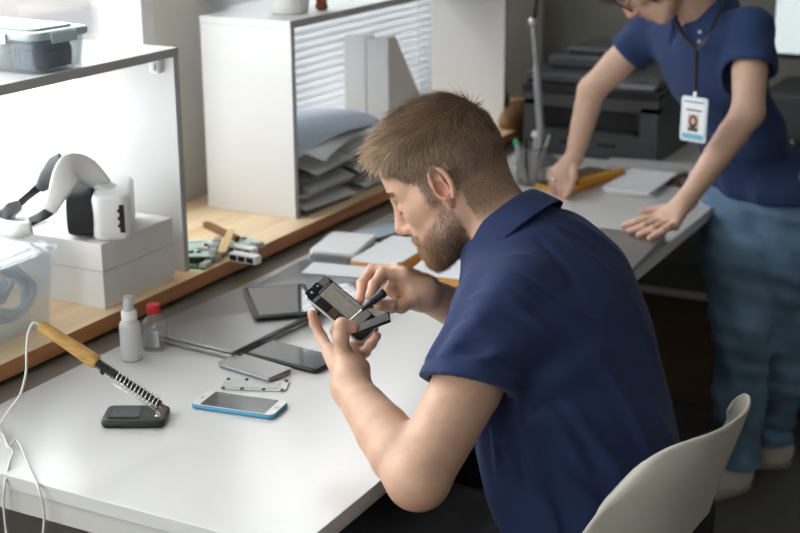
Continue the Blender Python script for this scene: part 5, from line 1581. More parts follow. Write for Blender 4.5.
shirt, _ = mesh_obj('polo_shirt', sc_, sq_, M['polo'], man, relax=2)
# collar: a folded band around the neck
def collar(name, c, ax, fr, r, ry, stand, fall, spread, parent, m, gap=26, th=0.0022, drop=0.0):
    """c centre, ax up the neck, fr towards the throat; r/ry radii along fr and sideways"""
    c, ax, fr = A3(c), A3(ax), A3(fr)
    ax = ax / np.linalg.norm(ax); fr = fr - ax * (fr @ ax); fr /= np.linalg.norm(fr); sd = np.cross(ax, fr)
    prof = [(0.0, -0.012), (0.0, stand * 0.5), (0.001, stand * 0.9), (0.005, stand), (0.010, stand * 0.92), (0.010 + spread * 0.5, stand - fall * 0.55), (0.010 + spread, stand - fall)]
    bm = nb(); N = 56; rings = []
    for i in range(N + 1):
        a = math.radians(gap + (360 - 2 * gap) * i / N)
        e = abs(math.cos(a / 2))                         # near the throat ends
        f_ = max(0.0, math.cos(a))
        ring_o, ring_i = [], []
        for j, (dr, h) in enumerate(prof):
            h2 = h - (0.018 + drop) * f_ if j < 4 else h - (0.030 + drop) * f_
            rr, ss = r + dr, ry + dr
            p = c + fr * math.cos(a) * rr + sd * math.sin(a) * ss + ax * h2
            ring_o.append(p)
        # thickness along the local outward normal of the profile
        tg = [ring_o[min(j + 1, len(prof) - 1)] - ring_o[max(j - 1, 0)] for j in range(len(prof))]
        circ = -fr * math.sin(a) * r + sd * math.cos(a) * ry; circ /= np.linalg.norm(circ)
        ns = [np.cross(circ, t_) / (np.linalg.norm(np.cross(circ, t_)) + 1e-9) for t_ in tg]
        ring = [p + n_ * th / 2 for p, n_ in zip(ring_o, ns)] + [p - n_ * th / 2 for p, n_ in zip(ring_o, ns)][::-1]
        rings.append([bm.verts.new(Vector(p)) for p in ring])
    K = len(rings[0])
    for a_, b_ in zip(rings, rings[1:]):
        for k in range(K): bm.faces.new((a_[k], a_[(k + 1) % K], b_[(k + 1) % K], b_[k]))
    bm.faces.new(rings[0][::-1]); bm.faces.new(rings[-1])
    bmesh.ops.recalc_face_normals(bm, faces=bm.faces[:])
    bm.transform(wmat(parent).inverted())
    o = obj(name, bm, m, parent, smooth=True)
    s_ = o.modifiers.new('sub', 'SUBSURF'); s_.levels = 1; s_.render_levels = 1
    return o
collar('collar', NB + nx_ * 0.010, nx_ + ft * 0.10, HR[:, 0] * 1.0 + ft * 0.3, 0.0665, 0.0660, 0.030, 0.046, 0.020, man, M['polo'], gap=24)

# trousers, belt, legs, shoes
Ft = Field((-1.20, 1.50, 0.04), (-0.42, 2.16, 0.74), 0.005)
hipL, hipR = A3((-0.615, 1.745, 0.575)), A3((-0.575, 1.935, 0.575))
knL, knR = A3((-1.02, 1.655, 0.575)), A3((-1.02, 1.985, 0.575))
anL, anR = A3((-0.98, 1.64, 0.12)), A3((-1.02, 2.0, 0.12))
Ft.el((-0.595, 1.84, 0.60), (0.125, 0.165, 0.105), tilt(0), 0.0)
for h_, k_, a_ in ((hipL, knL, anL), (hipR, knR, anR)):
    Ft.chain([h_, h_ * 0.5 + k_ * 0.5, k_], [0.095, 0.085, 0.068], 0.03)
    Ft.chain([k_, k_ * 0.6 + a_ * 0.4, a_], [0.066, 0.062, 0.052], 0.02)
Ft.half((0, 0, 0.085), (0, 0, -1), (-1.0, 1.82, 0.0), 0.30)
Ft.displace(lambda x, y, z: -0.006 * np.sin(x * 75 + 3 * np.sin(y * 40)) * np.exp(-((x + 0.68) / 0.10) ** 2) - 0.003 * vnoise(x, y, z, 8, 2), 0.03)
tc_, tq_ = Ft.mesh(); mesh_obj('trousers', tc_, tq_, M['trousers'], man, relax=2)
def shoe(parent, heel_, d, L=0.28, W=0.10, m='shoe_white', s='sole', hgt=0.09):
    heel_, d = A3(heel_), A3(d); d = d / np.linalg.norm(d); sd = np.array([-d[1], d[0], 0])
    R = np.stack([d, sd, [0, 0, 1]], 1)
    lo = np.minimum(heel_, heel_ + d * L) - 0.09; hi = np.maximum(heel_, heel_ + d * L) + 0.09
    F = Field((lo[0], lo[1], -0.01), (hi[0], hi[1], 0.17), 0.004)
    F.el(heel_ + d * L * 0.72 + A3((0, 0, 0.035)), (L * 0.28, W * 0.5, 0.040), R, 0)
    F.el(heel_ + d * L * 0.30 + A3((0, 0, 0.045)), (L * 0.32, W * 0.40, 0.052), R, 0.03)
    F.rc(heel_ + d * 0.055 + A3((0, 0, 0.04)), heel_ + d * 0.065 + A3((0, 0, hgt)), 0.038, 0.040, 0.03)
    F.half((0, 0, 0.018), (0, 0, -1), heel_ + d * L * 0.5, 0.3)
    c, q = F.mesh()
    up, _ = mesh_obj('shoe', c, q, M[m], parent, relax=2)
    bm = nb(); out = []
    for k in range(36):
        a = 2 * math.pi * k / 36
        w = W * (0.47 + 0.05 * math.cos(a))
        out.append((L * 0.5 + L * 0.5 * math.copysign(abs(math.cos(a)) ** 0.8, math.cos(a)), w * math.copysign(abs(math.sin(a)) ** 0.8, math.sin(a))))
    mt_ = Matrix(((R[0, 0], R[0, 1], 0, heel_[0]), (R[1, 0], R[1, 1], 0, heel_[1]), (0, 0, 1, 0), (0, 0, 0, 1)))
    prism(bm, out, 0.001, 0.022, m=mt_, edge=0.004)
    bm.transform(wmat(up).inverted())
    obj('sole', bm, M[s], up, smooth=True, angle=50)
shoe(man, (anL[0] + 0.05, anL[1], 0), (-1, 0.05, 0), m='black_soft'); shoe(man, (anR[0] + 0.05, anR[1], 0), (-1, 0.1, 0), m='black_soft')

# ---------------------------------------------------------------- what he holds
Aq, Bq, Cq = A3((-1.0411,1.6558,0.9548)), A3((-1.0352,1.7061,0.9711)), A3((-0.9636,1.7007,0.9149))
ux = Bq - Aq; PW = 0.0590; ux /= np.linalg.norm(ux)
uy = Cq - Bq; uy -= ux * (uy @ ux); uy /= np.linalg.norm(uy)
uz = np.cross(ux, uy)
PL = 0.112
pcn = Aq + ux * PW / 2 + uy * PL / 2
Mp = Matrix(((ux[0], uy[0], uz[0], pcn[0]), (ux[1], uy[1], uz[1], pcn[1]), (ux[2], uy[2], uz[2], pcn[2]), (0, 0, 0, 1)))
cam_side = 1.0 if (A3((0, 0, 1.603)) - pcn) @ uz > 0 else -1.0
ph = thing('dismantled_phone', 'opened phone with bare circuitry held up in the hands of the seated person', 'phone', tuple(pcn))
Mz = Mp @ Matrix.Scale(cam_side, 4, (0, 0, 1))
b = nb(); prism(b, rrect(PW, PL, 0.009), -0.0038, 0.0, m=Mz, edge=0.001); obj('frame', b, M['silver'], ph, world=True, smooth=True, angle=45)
b = nb(); prism(b, rrect(PW - 0.0035, PL - 0.0035, 0.008), 0.0001, 0.0006, m=Mz); obj('chassis', b, M['black'], ph, world=True)
# top end (towards A-B) holds black modules; the left side holds the logic board; the rest is a bare silver battery tray
b = nb(); box(b, -0.010, 0.0255, -0.040, 0.036, 0.0007, 0.0013, m=Mz); obj('battery_tray', b, M['tray_grey'], ph, world=True, bevel=0.0004)
for y_ in (-0.030, -0.004):
    b = nb(); box(b, 0.0170, 0.0184, y_, y_ + 0.020, 0.0014, 0.0018, m=Mz); obj('adhesive_strip', b, M['mid_grey'], ph, world=True)
random.seed(12)
for (x_, y_, w_, l_, h_) in ((-0.026, -0.057, 0.016, 0.014, 0.0025), (-0.008, -0.057, 0.012, 0.012, 0.003), (0.006, -0.056, 0.018, 0.011, 0.002), (-0.026, -0.041, 0.014, 0.005, 0.002), (-0.010, -0.044, 0.030, 0.003, 0.0016)):
    b = nb(); box(b, x_, x_ + w_, y_, y_ + l_, 0.0007, 0.0007 + h_, m=Mz)
    obj('camera_module', b, M[random.choice(['dark_grey', 'black', 'mid_grey'])], ph, world=True, bevel=0.0004)
for x_, y_, r_ in ((-0.019, -0.050, 0.0024), (-0.002, -0.051, 0.0018), (0.014, -0.051, 0.0014)):
    b = nb(); lathe(b, [(r_, 0), (r_, 0.0015), (r_ * 0.6, 0.0016)], n=16, axis=Mz.to_3x3(), c=Mz @ Vector((x_, y_, 0.0034))); obj('lens', b, M['steel'], ph, world=True)
for y_, l_, mm in ((-0.034, 0.020, 'black'), (-0.012, 0.014, 'card_brown'), (0.004, 0.022, 'dark_grey'), (0.028, 0.014, 'black')):
    b = nb(); box(b, -0.0265, -0.0115, y_, y_ + l_, 0.0007, 0.0024, m=Mz)
    obj('shield_plate', b, M[mm], ph, world=True, bevel=0.0004)
for x_, y_ in ((-0.0245, -0.0575), (0.0235, -0.057), (0.0245, -0.020), (0.0245, 0.010), (-0.0135, -0.036), (-0.0135, 0.001)):
    b = nb(); lathe(b, [(0.0011, 0), (0.0011, 0.0008)], n=10, axis=Mz.to_3x3(), c=Mz @ Vector((x_, y_, 0.0026))); obj('screw', b, M['steel'], ph, world=True)
# small shield plate in thumb and fingers
q0, q1, q2, q3 = [Vector(p) for p in ((-0.9520,1.6562,0.9225), (-0.9231,1.7048,0.9330), (-0.9161,1.6979,0.9198), (-0.9440,1.6506,0.9116))]
nn = (q1 - q0).cross(q3 - q0).normalized() * 0.0012
b = nb(); v0 = [b.verts.new(p) for p in (q0, q1, q2, q3)]; v1 = [b.verts.new(p + nn) for p in (q0, q1, q2, q3)]
b.faces.new(v0); b.faces.new(v1[::-1])
for i in range(4): b.faces.new((v0[i], v1[i], v1[(i + 1) % 4], v0[(i + 1) % 4]))
pt = thing('phone_part', 'small black phone part with a silver face held under the phone', 'phone part', tuple((q0 + q2) / 2))
obj('casing', b, M['black'], pt, world=True)
fs = -1.0 if (Vector((0, 0, 1.603)) - q0).dot(nn) < 0 else 1.0
w0 = [q0 * 0.98 + q2 * 0.02, q1 * 0.94 + q3 * 0.06, (q1 * 0.25 + q2 * 0.75) * 0.97 + q0 * 0.03, (q0 * 0.25 + q3 * 0.75)]
sf = nn.normalized() * fs * 0.0004 + (nn if fs > 0 else Vector((0, 0, 0)))
b = nb(); v0 = [b.verts.new(p + sf) for p in w0]; v1 = [b.verts.new(p + sf * 1.0 + nn.normalized() * fs * 0.0004) for p in w0]
b.faces.new(v0); b.faces.new(v1[::-1])
for i in range(4): b.faces.new((v0[i], v1[i], v1[(i + 1) % 4], v0[(i + 1) % 4]))
obj('silver_face', b, M['steel_dull'], pt, world=True)
s0_, s1_, s2_ = Vector((-0.9352,1.7137,0.9599)), Vector((-0.9503,1.6944,0.9445)), Vector((-0.9725,1.6681,0.9201))
sd_ = thing('screwdriver', 'small black precision screwdriver in the fingers of the seated person', 'screwdriver', tuple(s1_))
b = nb(); dd_ = s1_ - s0_; tube(b, [s0_, s0_ + dd_ * 0.06, s0_ + dd_ * 0.25, s0_ + dd_ * 0.32, s0_ + dd_ * 0.8, s1_], [0.0058, 0.0075, 0.0078, 0.0066, 0.0066, 0.0045], 18); obj('handle', b, M['black'], sd_, world=True, smooth=True, angle=40)
b = nb(); ee_ = s2_ - s1_; tube(b, [s1_, s1_ + ee_ * 0.35], [0.0042, 0.0032], 14); obj('ferrule', b, M['black'], sd_, world=True, smooth=True, angle=40)
b = nb(); tube(b, [s1_ + ee_ * 0.35, s1_ + ee_ * 0.9, s2_], [0.0016, 0.0014, 0.0006], 10); obj('blade', b, M['steel'], sd_, world=True, smooth=True, angle=40)

# ---------------------------------------------------------------- his chair: a moulded shell
ch = thing('shell_chair', 'white moulded plastic shell chair under the seated person', 'chair', (-0.60, 1.80, 0), 0)
cN, cF = A3((-0.5157,1.7152,0.7519)), A3((-0.4587,1.9890,0.7706))
def chair_surface(u, v):
    """u 0..1 across from the near to the far side, v 0..1 seat front edge to top rim; chair-local, facing -x"""
    s_ = (u - 0.5) * 2
    W = 0.225 + 0.0 * v
    if v < 0.5:
        t = v / 0.5
        x = -0.26 + 0.40 * t; z = 0.455 + 0.010 * (1 - t) ** 2 - 0.012 * math.sin(t * math.pi)
        w = 0.205 + 0.02 * t
        lift = 0.020 + 0.030 * t; z += lift * abs(s_) ** 2.6
        z += 0.02 * sm(np.array(t), 0.8, 1.0)
    elif v < 0.62:
        t = (v - 0.5) / 0.12
        a = t * math.radians(78)
        x = 0.14 + 0.075 * math.sin(a); z = 0.475 + 0.075 * (1 - math.cos(a))
        w = 0.225 - 0.003 * t
        z += (0.050 + 0.01 * t) * abs(s_) ** 2.6 * (1 - t) + 0.0
        x -= 0.085 * abs(s_) ** 2.4 * t
    else:
        t = (v - 0.62) / 0.38
        x = 0.213 + 0.030 * t + 0.052 * t ** 1.5; z = 0.534 + 0.285 * t
        w = 0.222 - 0.042 * t ** 2 - 0.045 * max(0, t - 0.8) / 0.2 * 0.5
        x -= (0.085 - 0.008 * t) * abs(s_) ** 2.4
        z -= 0.020 * abs(s_) ** 4 * t + 0.045 * abs(s_) ** 9 * t ** 3
    return x, s_ * w, z
def shell(name, parent, mt_, m):
    bm = nb(); nu, nv = 28, 60; th = 0.0065
    g = []
    for j in range(nv + 1):
        g.append([Vector([float(c_) for c_ in chair_surface(i / nu, j / nv)]) for i in range(nu + 1)])
    nrm = []
    for j in range(nv + 1):
        row = []
        for i in range(nu + 1):
            a = g[j][min(i + 1, nu)] - g[j][max(i - 1, 0)]; b_ = g[min(j + 1, nv)][i] - g[max(j - 1, 0)][i]
            row.append(a.cross(b_).normalized())
        nrm.append(row)
    f1 = [[bm.verts.new(mt_ @ g[j][i]) for i in range(nu + 1)] for j in range(nv + 1)]
    f2 = [[bm.verts.new(mt_ @ (g[j][i] + nrm[j][i] * th)) for i in range(nu + 1)] for j in range(nv + 1)]
    for j in range(nv):
        for i in range(nu):
            bm.faces.new((f1[j][i], f1[j][i + 1], f1[j + 1][i + 1], f1[j + 1][i]))
            bm.faces.new((f2[j][i], f2[j + 1][i], f2[j + 1][i + 1], f2[j][i + 1]))
    for j in range(nv):
        for i in (0, nu): bm.faces.new((f1[j][i], f1[j + 1][i], f2[j + 1][i], f2[j][i]))
    for i in range(nu):
        for j in (0, nv): bm.faces.new((f1[j][i], f1[j][i + 1], f2[j][i + 1], f2[j][i]))
    bmesh.ops.recalc_face_normals(bm, faces=bm.faces[:])
    o = obj(name, bm, m, parent, smooth=True, world=True)
    s_ = o.modifiers.new('sub', 'SUBSURF'); s_.levels = 1; s_.render_levels = 1
    return o
CH = Matrix.Translation((-0.712, 1.840, 0.010)) @ Matrix.Rotation(math.radians(-10.8), 4, 'Z')
shell('seat_shell', ch, CH, M['chair_white'])
b = nb(); box(b, -0.10, 0.10, -0.09, 0.09, 0.428, 0.440, m=CH)
obj('seat_mount', b, M['black'], ch, world=True)
for sx, sy in ((-1, -1), (-1, 1), (1, -1), (1, 1)):
    b = nb(); tube(b, [CH @ Vector((sx * 0.08, sy * 0.08, 0.432)), CH @ Vector((sx * 0.22, sy * 0.21, -0.008))], [0.017, 0.011], 14); obj('leg', b, M['wood_leg'], ch, world=True, smooth=True, angle=40)

# ---------------------------------------------------------------- the standing woman
wo = thing('person', 'person in a blue polo shirt and jeans leaning over the far end of the desk', 'person', (-0.74, 3.3, 0.0))
fw3, lw3 = A3((-0.70, -0.714, 0)), A3((0.714, -0.70, 0))
def wt(p):
    a = math.radians(p); return np.stack([fw3 * math.cos(a) - ut * math.sin(a), lw3, ut * math.cos(a) + fw3 * math.sin(a)], 1)
wshL, welL, wwrL = A3((-0.7717,3.1761,1.1831)), A3((-0.7428,3.0729,1.0138)), A3((-0.8351,2.9478,0.8303))
wshR, welR, wwrR = A3((-1.0678,3.2975,1.1323)), A3((-1.1891,3.2804,0.9966)), A3((-1.2132,3.2325,0.8286))
WNB = A3((-0.9074,3.2210,1.2121)); WHC = A3((-1.0115,3.1075,1.3164)); WHR = head_rot(math.radians(210), math.radians(62), math.radians(0))
def w_torso(F, g, k=0.05):
    F.el((-0.7547,3.3393,0.7777), A3((0.105, 0.155, 0.095)) + g, wt(5), 0)
    F.el((-0.8081,3.2992,0.9130), A3((0.092, 0.132, 0.120)) + g, wt(18), k)
    F.el((-0.8675,3.2489,1.0623), A3((0.098, 0.142, 0.120)) + g, wt(30), k)
    F.el((-0.9006,3.2464,1.1391), A3((0.085, 0.150, 0.075)) + g, wt(35), k)
    F.rc(wshL, wshR, 0.040 + g, 0.040 + g, k)
Fw = Field((-1.33, 2.74, 0.70), (-0.48, 3.60, 1.36), 0.0035)
w_torso(Fw, -0.024)
add_arm(Fw, wshL, welL, wwrL, (0.041, 0.034, 0.0225)); add_arm(Fw, wshR, welR, wwrR, (0.040, 0.0325, 0.0220))
Fw.rc(WNB, WHC + WHR @ A3((-0.035, 0, -0.045)), 0.050, 0.047, 0.03)
add_head(Fw, WHC, WHR, 0.93, False)
# left hand flat on the laptop
lk = [A3(p) for p in ((-0.9016,2.9099,0.7850), (-0.8800,2.9004,0.7830), (-0.8600,2.8958,0.7820), (-0.8412,2.8866,0.7820))]
for m_ in lk: Fw.rc(wwrL, m_, 0.018, 0.0105, 0.012)
for kk, mid, tip in ((lk[0], (-0.9298,2.8970,0.7800), (-0.9630,2.8998,0.7635)), (lk[1], (-0.9045,2.8628,0.7800), (-0.9373,2.8660,0.7635)), (lk[2], (-0.8801,2.8514,0.7790), (-0.9089,2.8437,0.7635)), (lk[3], (-0.8566,2.8491,0.7780), (-0.8797,2.8315,0.7635))):
    digit(Fw, [kk, A3(kk) * 0.5 + A3(mid) * 0.5 + A3((0, 0, 0.003)), mid, tip], 0.0090)
digit(Fw, [wwrL * 0.6 + lk[0] * 0.4, (-0.9168,3.0319,0.7800), (-0.9474,3.0384,0.7700), (-0.9644,3.0245,0.7640)], 0.0092)
# right hand, fingers down on the desk
rk = [A3(p) for p in ((-1.2127,3.1865,0.7813), (-1.2285,3.1854,0.7850), (-1.2442,3.1906,0.7900), (-1.2577,3.2035,0.7962))]
for m_ in rk: Fw.rc(wwrR, m_, 0.0175, 0.0105, 0.012)
for kk, mid, tip in ((rk[0], (-1.2063,3.1650,0.7609), (-1.2049,3.1527,0.7406)), (rk[1], (-1.2238,3.1684,0.7634), (-1.2226,3.1670,0.7405)), (rk[2], (-1.2435,3.1771,0.7671), (-1.2436,3.1859,0.7416)), (rk[3], (-1.2612,3.2003,0.7757), (-1.2595,3.2046,0.7514))):
    digit(Fw, [kk, A3(kk) * 0.5 + A3(mid) * 0.5, mid, tip], 0.0088)
digit(Fw, [(-1.2036,3.2087,0.8138), (-1.1916,3.1790,0.7955), (-1.1914,3.1598,0.7740), (-1.1954,3.1510,0.7550)], 0.0090)
wc, wq = Fw.mesh()
co, nr = wc, vnormals(wc, wq)
hl = (co - WHC) @ WHR / 0.93
inhead = (np.linalg.norm(hl - A3((0, 0, 0.01)), axis=1) < 0.16)
skin = np.tile(np.array([[0.60, 0.385, 0.285]]), (len(co), 1))
skin = blend(skin, (0.62, 0.26, 0.20), near(hl, (0.11, 0, -0.03), 0.016) * 0.5 * inhead)
skin = blend(skin, (0.48, 0.14, 0.13), near(hl, (0.097, 0, -0.0625), 0.011) * 0.8 * inhead)
for tp in ((-0.9602,2.8917,0.7635), (-0.9280,2.8523,0.7635), (-0.8945,2.8420,0.7635), (-1.2067,3.1535,0.7454), (-1.2232,3.1684,0.7453), (-1.2454,3.1752,0.7647)):
    skin = blend(skin, (0.62, 0.28, 0.22), near(co, tp, 0.014) * 0.45)
X_, Y_, Z_ = hl[:, 0], np.abs(hl[:, 1]), hl[:, 2]
hair_w = (1 - sm(X_, 0.050, 0.062)) * sm(Z_, -0.07, -0.04) * inhead
hair_w = np.where((Z_ > 0.062), 1.0, hair_w) * inhead
skin = blend(skin, (0.035, 0.02, 0.015), hair_w)
mesh_obj('body', co, wq, M['skin'], wo, colors=skin)
fwd, upv = WHR[:, 0], WHR[:, 2]
def whd(h, n_):
    d = -upv[None] * (0.6 + 0.4 * (1 - sm(h[:, 2], 0.06, 0.10)))[:, None] + fwd[None] * (1.3 * sm(h[:, 0], 0.0, 0.06) * sm(h[:, 2], 0.05, 0.10))[:, None]
    return d - n_ * (d * n_).sum(1)[:, None] * 0.8
grow(hair_w, 14000, 'hair', lambda h: 0.022 + 0.020 * sm(h[:, 0], 0.0, 0.06) * sm(h[:, 2], 0.03, 0.07), 0.0016, whd, lambda h, n: np.tile([[0.045, 0.024, 0.017]], (n, 1)) * rs.uniform(0.5, 1.8, n)[:, None], lambda h: np.full(len(h), 0.16), seed=9, mtl='hair_w', par=wo, segs=4)
# glasses
gl = thing('glasses', 'thin dark framed glasses on the face of the person standing', 'glasses', tuple(WHC + WHR @ A3((0.09, 0, 0.0))))
L = lambda x, y, z: Vector(WHC + WHR @ (A3((x, y, z)) * 0.93))
b = nb()
for q in (-1, 1):
    ring = [L(0.104 - 0.006 * abs(math.sin(a)) * 0 - 0.12 * abs(q * 0.032 + 0.024 * math.cos(a)) ** 2 * 8, q * 0.032 + 0.024 * math.cos(a), 0.0 + 0.019 * math.sin(a)) for a in [2 * math.pi * k / 24 for k in range(25)]]
    tube(b, ring, 0.0016, 6, caps=False)
tube(b, [L(0.104, -0.009, 0.004), L(0.107, 0, 0.007), L(0.104, 0.009, 0.004)], 0.0014, 6)
obj('rims', b, M['black'], gl, world=True, smooth=True)
for q in (-1, 1):
    b = nb(); tube(b, [L(0.100, q * 0.056, 0.006), L(0.088, q * 0.072, 0.008), L(0.0, q * 0.082, 0.014), L(-0.03, q * 0.082, -0.004)], 0.0015, 6); obj('temple', b, M['black'], gl, world=True, smooth=True)
# ring
ringc = A3((-1.2458,3.1819,0.7774))
b = nb(); d_ = Vector(A3((-1.2435,3.1771,0.7671)) - rk[2]).normalized(); x_, y_, _z = frame_from(d_)
tube(b, [Vector(ringc) + x_ * math.cos(a) * 0.0092 + y_ * math.sin(a) * 0.0092 for a in [2 * math.pi * k / 20 for k in range(21)]], 0.0022, 8, caps=False)
bmesh.ops.create_uvsphere(b, u_segments=12, v_segments=8, radius=0.0055, matrix=Matrix.Translation(Vector(ringc) + (Vector((0, 0, 1.6)) - Vector(ringc)).normalized() * 0.010))
tag(obj('finger_ring', b, M['steel'], smooth=True), 'silver ring on the far hand of the person standing', 'ring')
# her polo
Fp = Field((-1.30, 2.84, 0.72), (-0.44, 3.64, 1.32), 0.004)
w_torso(Fp, 0.004)
Fp.el((-0.7447,3.3413,0.7682), (0.122, 0.172, 0.11), wt(0), 0.05)
wsl = wshL + (welL - wshL) * 0.42; wsr = wshR + (welR - wshR) * 0.30
wdl = (welL - wshL) / np.linalg.norm(welL - wshL); wdr = (welR - wshR) / np.linalg.norm(welR - wshR)
Fp.chain([wshL, wsl, wsl + wdl * 0.03], [0.050, 0.053, 0.054], 0.03)
Fp.chain([wshR, wsr, wsr + wdr * 0.03], [0.048, 0.048, 0.048], 0.03)
Fp.rc(WNB, WNB + ut * 0.01, 0.06, 0.058, 0.03)
def wdisp(x, y, z):
    d = -0.003 * vnoise(x, y, z * 0.7, 6, 21)
    t = (x - WNB[0]) * lw3[0] + (y - WNB[1]) * lw3[1]
    d -= 0.0035 * np.sin(t * 75 + z * 30 + 2 * np.sin(z * 14)) * (1 - sm(z, 0.95, 1.08))
    return d
Fp.displace(wdisp, 0.03)
Fp.half(wsl, wdl, wsl + wdl * 0.035, 0.062); Fp.rc(wsl - wdl * 0.012, wsl + wdl * 0.015, 0.045, 0.046, 0, True)
Fp.half(wsr, wdr, wsr + wdr * 0.04, 0.07); Fp.rc(wsr - wdr * 0.02, wsr + wdr * 0.03, 0.0425, 0.044, 0, True)
nxw = WHC + WHR @ A3((-0.035, 0, -0.045)) - WNB; nxw /= np.linalg.norm(nxw)
Fp.half(WNB + nxw * 0.02, nxw, WNB + nxw * 0.08, 0.085)
Fp.rc(WNB, WNB + nxw * 0.05, 0.052, 0.053, 0, True)
vn = WNB + fw3 * 0.055 - ut * 0.035                      # open placket
Fp.rc(vn + ut * 0.04, vn - ut * 0.055 + fw3 * 0.03, 0.030, 0.006, 0.004, True)
Fp.half((0, 0, 0.772), (0, 0, -1), (-0.72, 3.3, 0.65), 0.30)
pc_, pq_ = Fp.mesh(); mesh_obj('polo_shirt', pc_, pq_, M['polo_w'], wo, relax=2)
collar('collar', WNB + nxw * 0.004, nxw + ut * 0.5, fw3 - ut * 0.2, 0.060, 0.058, 0.026, 0.046, 0.024, wo, M['polo_w'], gap=30, drop=0.012)
bn = []
for k in range(3):
    b = nb(); c_ = A3((-0.8788,3.1294,1.1780)) + A3((-0.0, -0.0, -0.022)) * k
    bmesh.ops.create_uvsphere(b, u_segments=10, v_segments=6, radius=0.0045, matrix=Matrix.Translation(Vector(c_)))
    obj('button', b, M['paper_blue'], wo, world=True, smooth=True)
# jeans
Fj = Field((-0.98, 2.86, 0.03), (-0.40, 3.75, 0.90), 0.005)
j1h, j1k, j1a = A3((-0.8162,3.3340,0.7541)), A3((-0.7575,3.2249,0.4556)), A3((-0.7532,3.2486,0.0770))
j2h, j2k, j2a = A3((-0.6708,3.3010,0.7782)), A3((-0.6711,3.3346,0.4347)), A3((-0.7147,3.4254,0.0837))
Fj.el((-0.7497,3.3403,0.7730), (0.108, 0.155, 0.10), wt(0), 0)
for h_, k_, a_ in ((j1h, j1k, j1a), (j2h, j2k, j2a)):
    Fj.chain([h_, h_ * 0.5 + k_ * 0.5, k_], [0.092, 0.090, 0.072], 0.03)
    Fj.chain([k_, k_ * 0.5 + a_ * 0.5, a_, a_ + A3((0, 0, -0.03))], [0.070, 0.064, 0.058, 0.060], 0.02)
Fj.displace(lambda x, y, z: -0.005 * vnoise(x, y, z * 1.6, 7, 31) - 0.003 * np.sin(z * 110 + x * 50) * np.exp(-((z - 0.15) / 0.08) ** 2), 0.03)
Fj.half((0, 0, 0.075), (0, 0, -1), (-0.72, 3.35, 0.0), 0.4)
jc_, jq_ = Fj.mesh(); mesh_obj('jeans', jc_, jq_, M['jeans'], wo, relax=2)
shoe(wo, j1a * A3((1, 1, 0)) + A3((0.03, 0.04, 0)), (-0.62, -0.78, 0), L=0.25, W=0.092); shoe(wo, j2a * A3((1, 1, 0)) + A3((0.06, 0.03, 0)), (-0.95, -0.30, 0), L=0.25, W=0.092)

# badge on its lanyard
bt, bb_ = A3((-0.8380,2.9666,1.0574)), A3((-0.8247,2.9404,0.9627))
bd = thing('name_badge', 'white name badge with a photo hanging from a black lanyard', 'badge', tuple(bt))
bz = Vector((0, 0, 1)); bn_ = Vector((-0.30, -0.95, 0)).normalized(); bx = bn_.cross(bz) * -1
bx = Vector((-bn_.y, bn_.x, 0)); bx = bx if bx.x > 0 else -bx
bc = Vector((bt + bb_) / 2)
Mb = Matrix(((bx.x, bn_.x, 0, bc.x), (bx.y, bn_.y, 0, bc.y), (0, 0, 1, bc.z), (0, 0, 0, 1)))     # local: x right, y towards viewer, z up
BH = 0.100; BW = 0.068
def plate(bm, x0, x1, z0, z1, y0, y1): box(bm, x0, x1, min(y0, y1), max(y0, y1), z0, z1, m=Mb)
b = nb(); m9 = Mb @ Matrix.Rotation(math.radians(90), 4, 'X')
prism(b, rrect(BW, BH, 0.007), -0.002, 0.002, m=m9, edge=0.0006); obj('holder', b, mat('badge_holder', (0.62, 0.70, 0.76, 1), 0.25), bd, world=True, smooth=True, angle=45)
b = nb(); prism(b, [(x, y) for x, y in rrect(BW - 0.012, BH - 0.012, 0.003)], -0.0026, -0.0021, m=m9); obj('card', b, M['paper'], bd, world=True)
sy = 0.0027
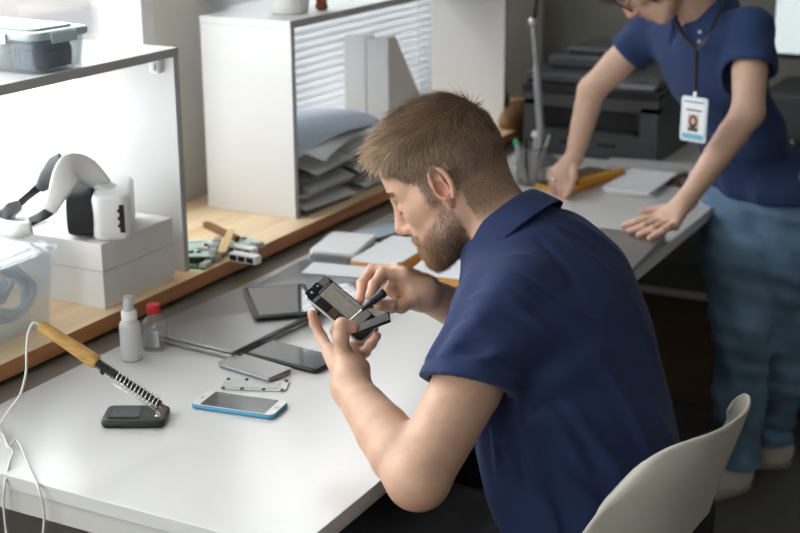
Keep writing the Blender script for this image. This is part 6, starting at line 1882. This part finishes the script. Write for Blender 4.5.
def mark(nm, x0, x1, z0, z1, m, y=sy, t_=0.0003):
    b = nb(); plate(b, x0, x1, z0, z1, y, y + t_); return obj(nm, b, m, bd, world=True)
mark('blue_band', -0.027, 0.027, -0.043, -0.032, mat('badge_blue', srgb(120, 180, 205), 0.5))
mark('photo', -0.014, 0.014, -0.026, 0.012, mat('badge_photo_ground', srgb(205, 185, 175), 0.5))
b = nb(); lathe(b, [(0.011, 0), (0.011, 0.0003)], n=20, axis=(Mb.to_3x3() @ Matrix.Rotation(math.radians(-90), 3, 'X')), c=Mb @ Vector((0, sy + 0.0004, -0.004)), sy=1.25); obj('photo_hair', b, M['hair_w'], bd, world=True)
b = nb(); lathe(b, [(0.0062, 0), (0.0062, 0.0003)], n=20, axis=(Mb.to_3x3() @ Matrix.Rotation(math.radians(-90), 3, 'X')), c=Mb @ Vector((0, sy + 0.0008, -0.003)), sy=1.3); obj('photo_face', b, mat('photo_skin', srgb(215, 160, 135), 0.6), bd, world=True)
mark('photo_shoulders', -0.012, 0.012, -0.0258, -0.017, M['dark_grey'], y=sy + 0.0004)
mark('name_line', -0.020, 0.020, 0.019, 0.0225, M['dark_grey'])
mark('title_line', -0.026, 0.026, 0.0375, 0.0405, M['navy_parts'])
b = nb(); plate(b, -0.004, 0.004, BH / 2 - 0.003, BH / 2 + 0.012, -0.001, 0.003); obj('clip', b, M['steel'], bd, world=True)
b = nb()
kn = Mb @ Vector((0, 0.002, BH / 2 + 0.012)); kt = Vector((-0.8710,3.0857,1.1430))
ribbon(b, [kn, kn * 0.5 + kt * 0.5, kt], [bx] * 3, 0.009, 0.0016)
for q, pp in ((1, [kt, Vector((-0.8449,3.1048,1.1918)), Vector((-0.8429,3.1698,1.2389)), Vector((-0.8831,3.2609,1.2556))]), (-1, [kt, Vector((-0.9129,3.1197,1.1680)), Vector((-0.9465,3.1614,1.2026)), Vector((-0.9602,3.2483,1.2347))])):
    ribbon(b, pp, [bx] * 4, 0.009, 0.0016)
obj('lanyard', b, M['black'], bd, world=True, smooth=True)
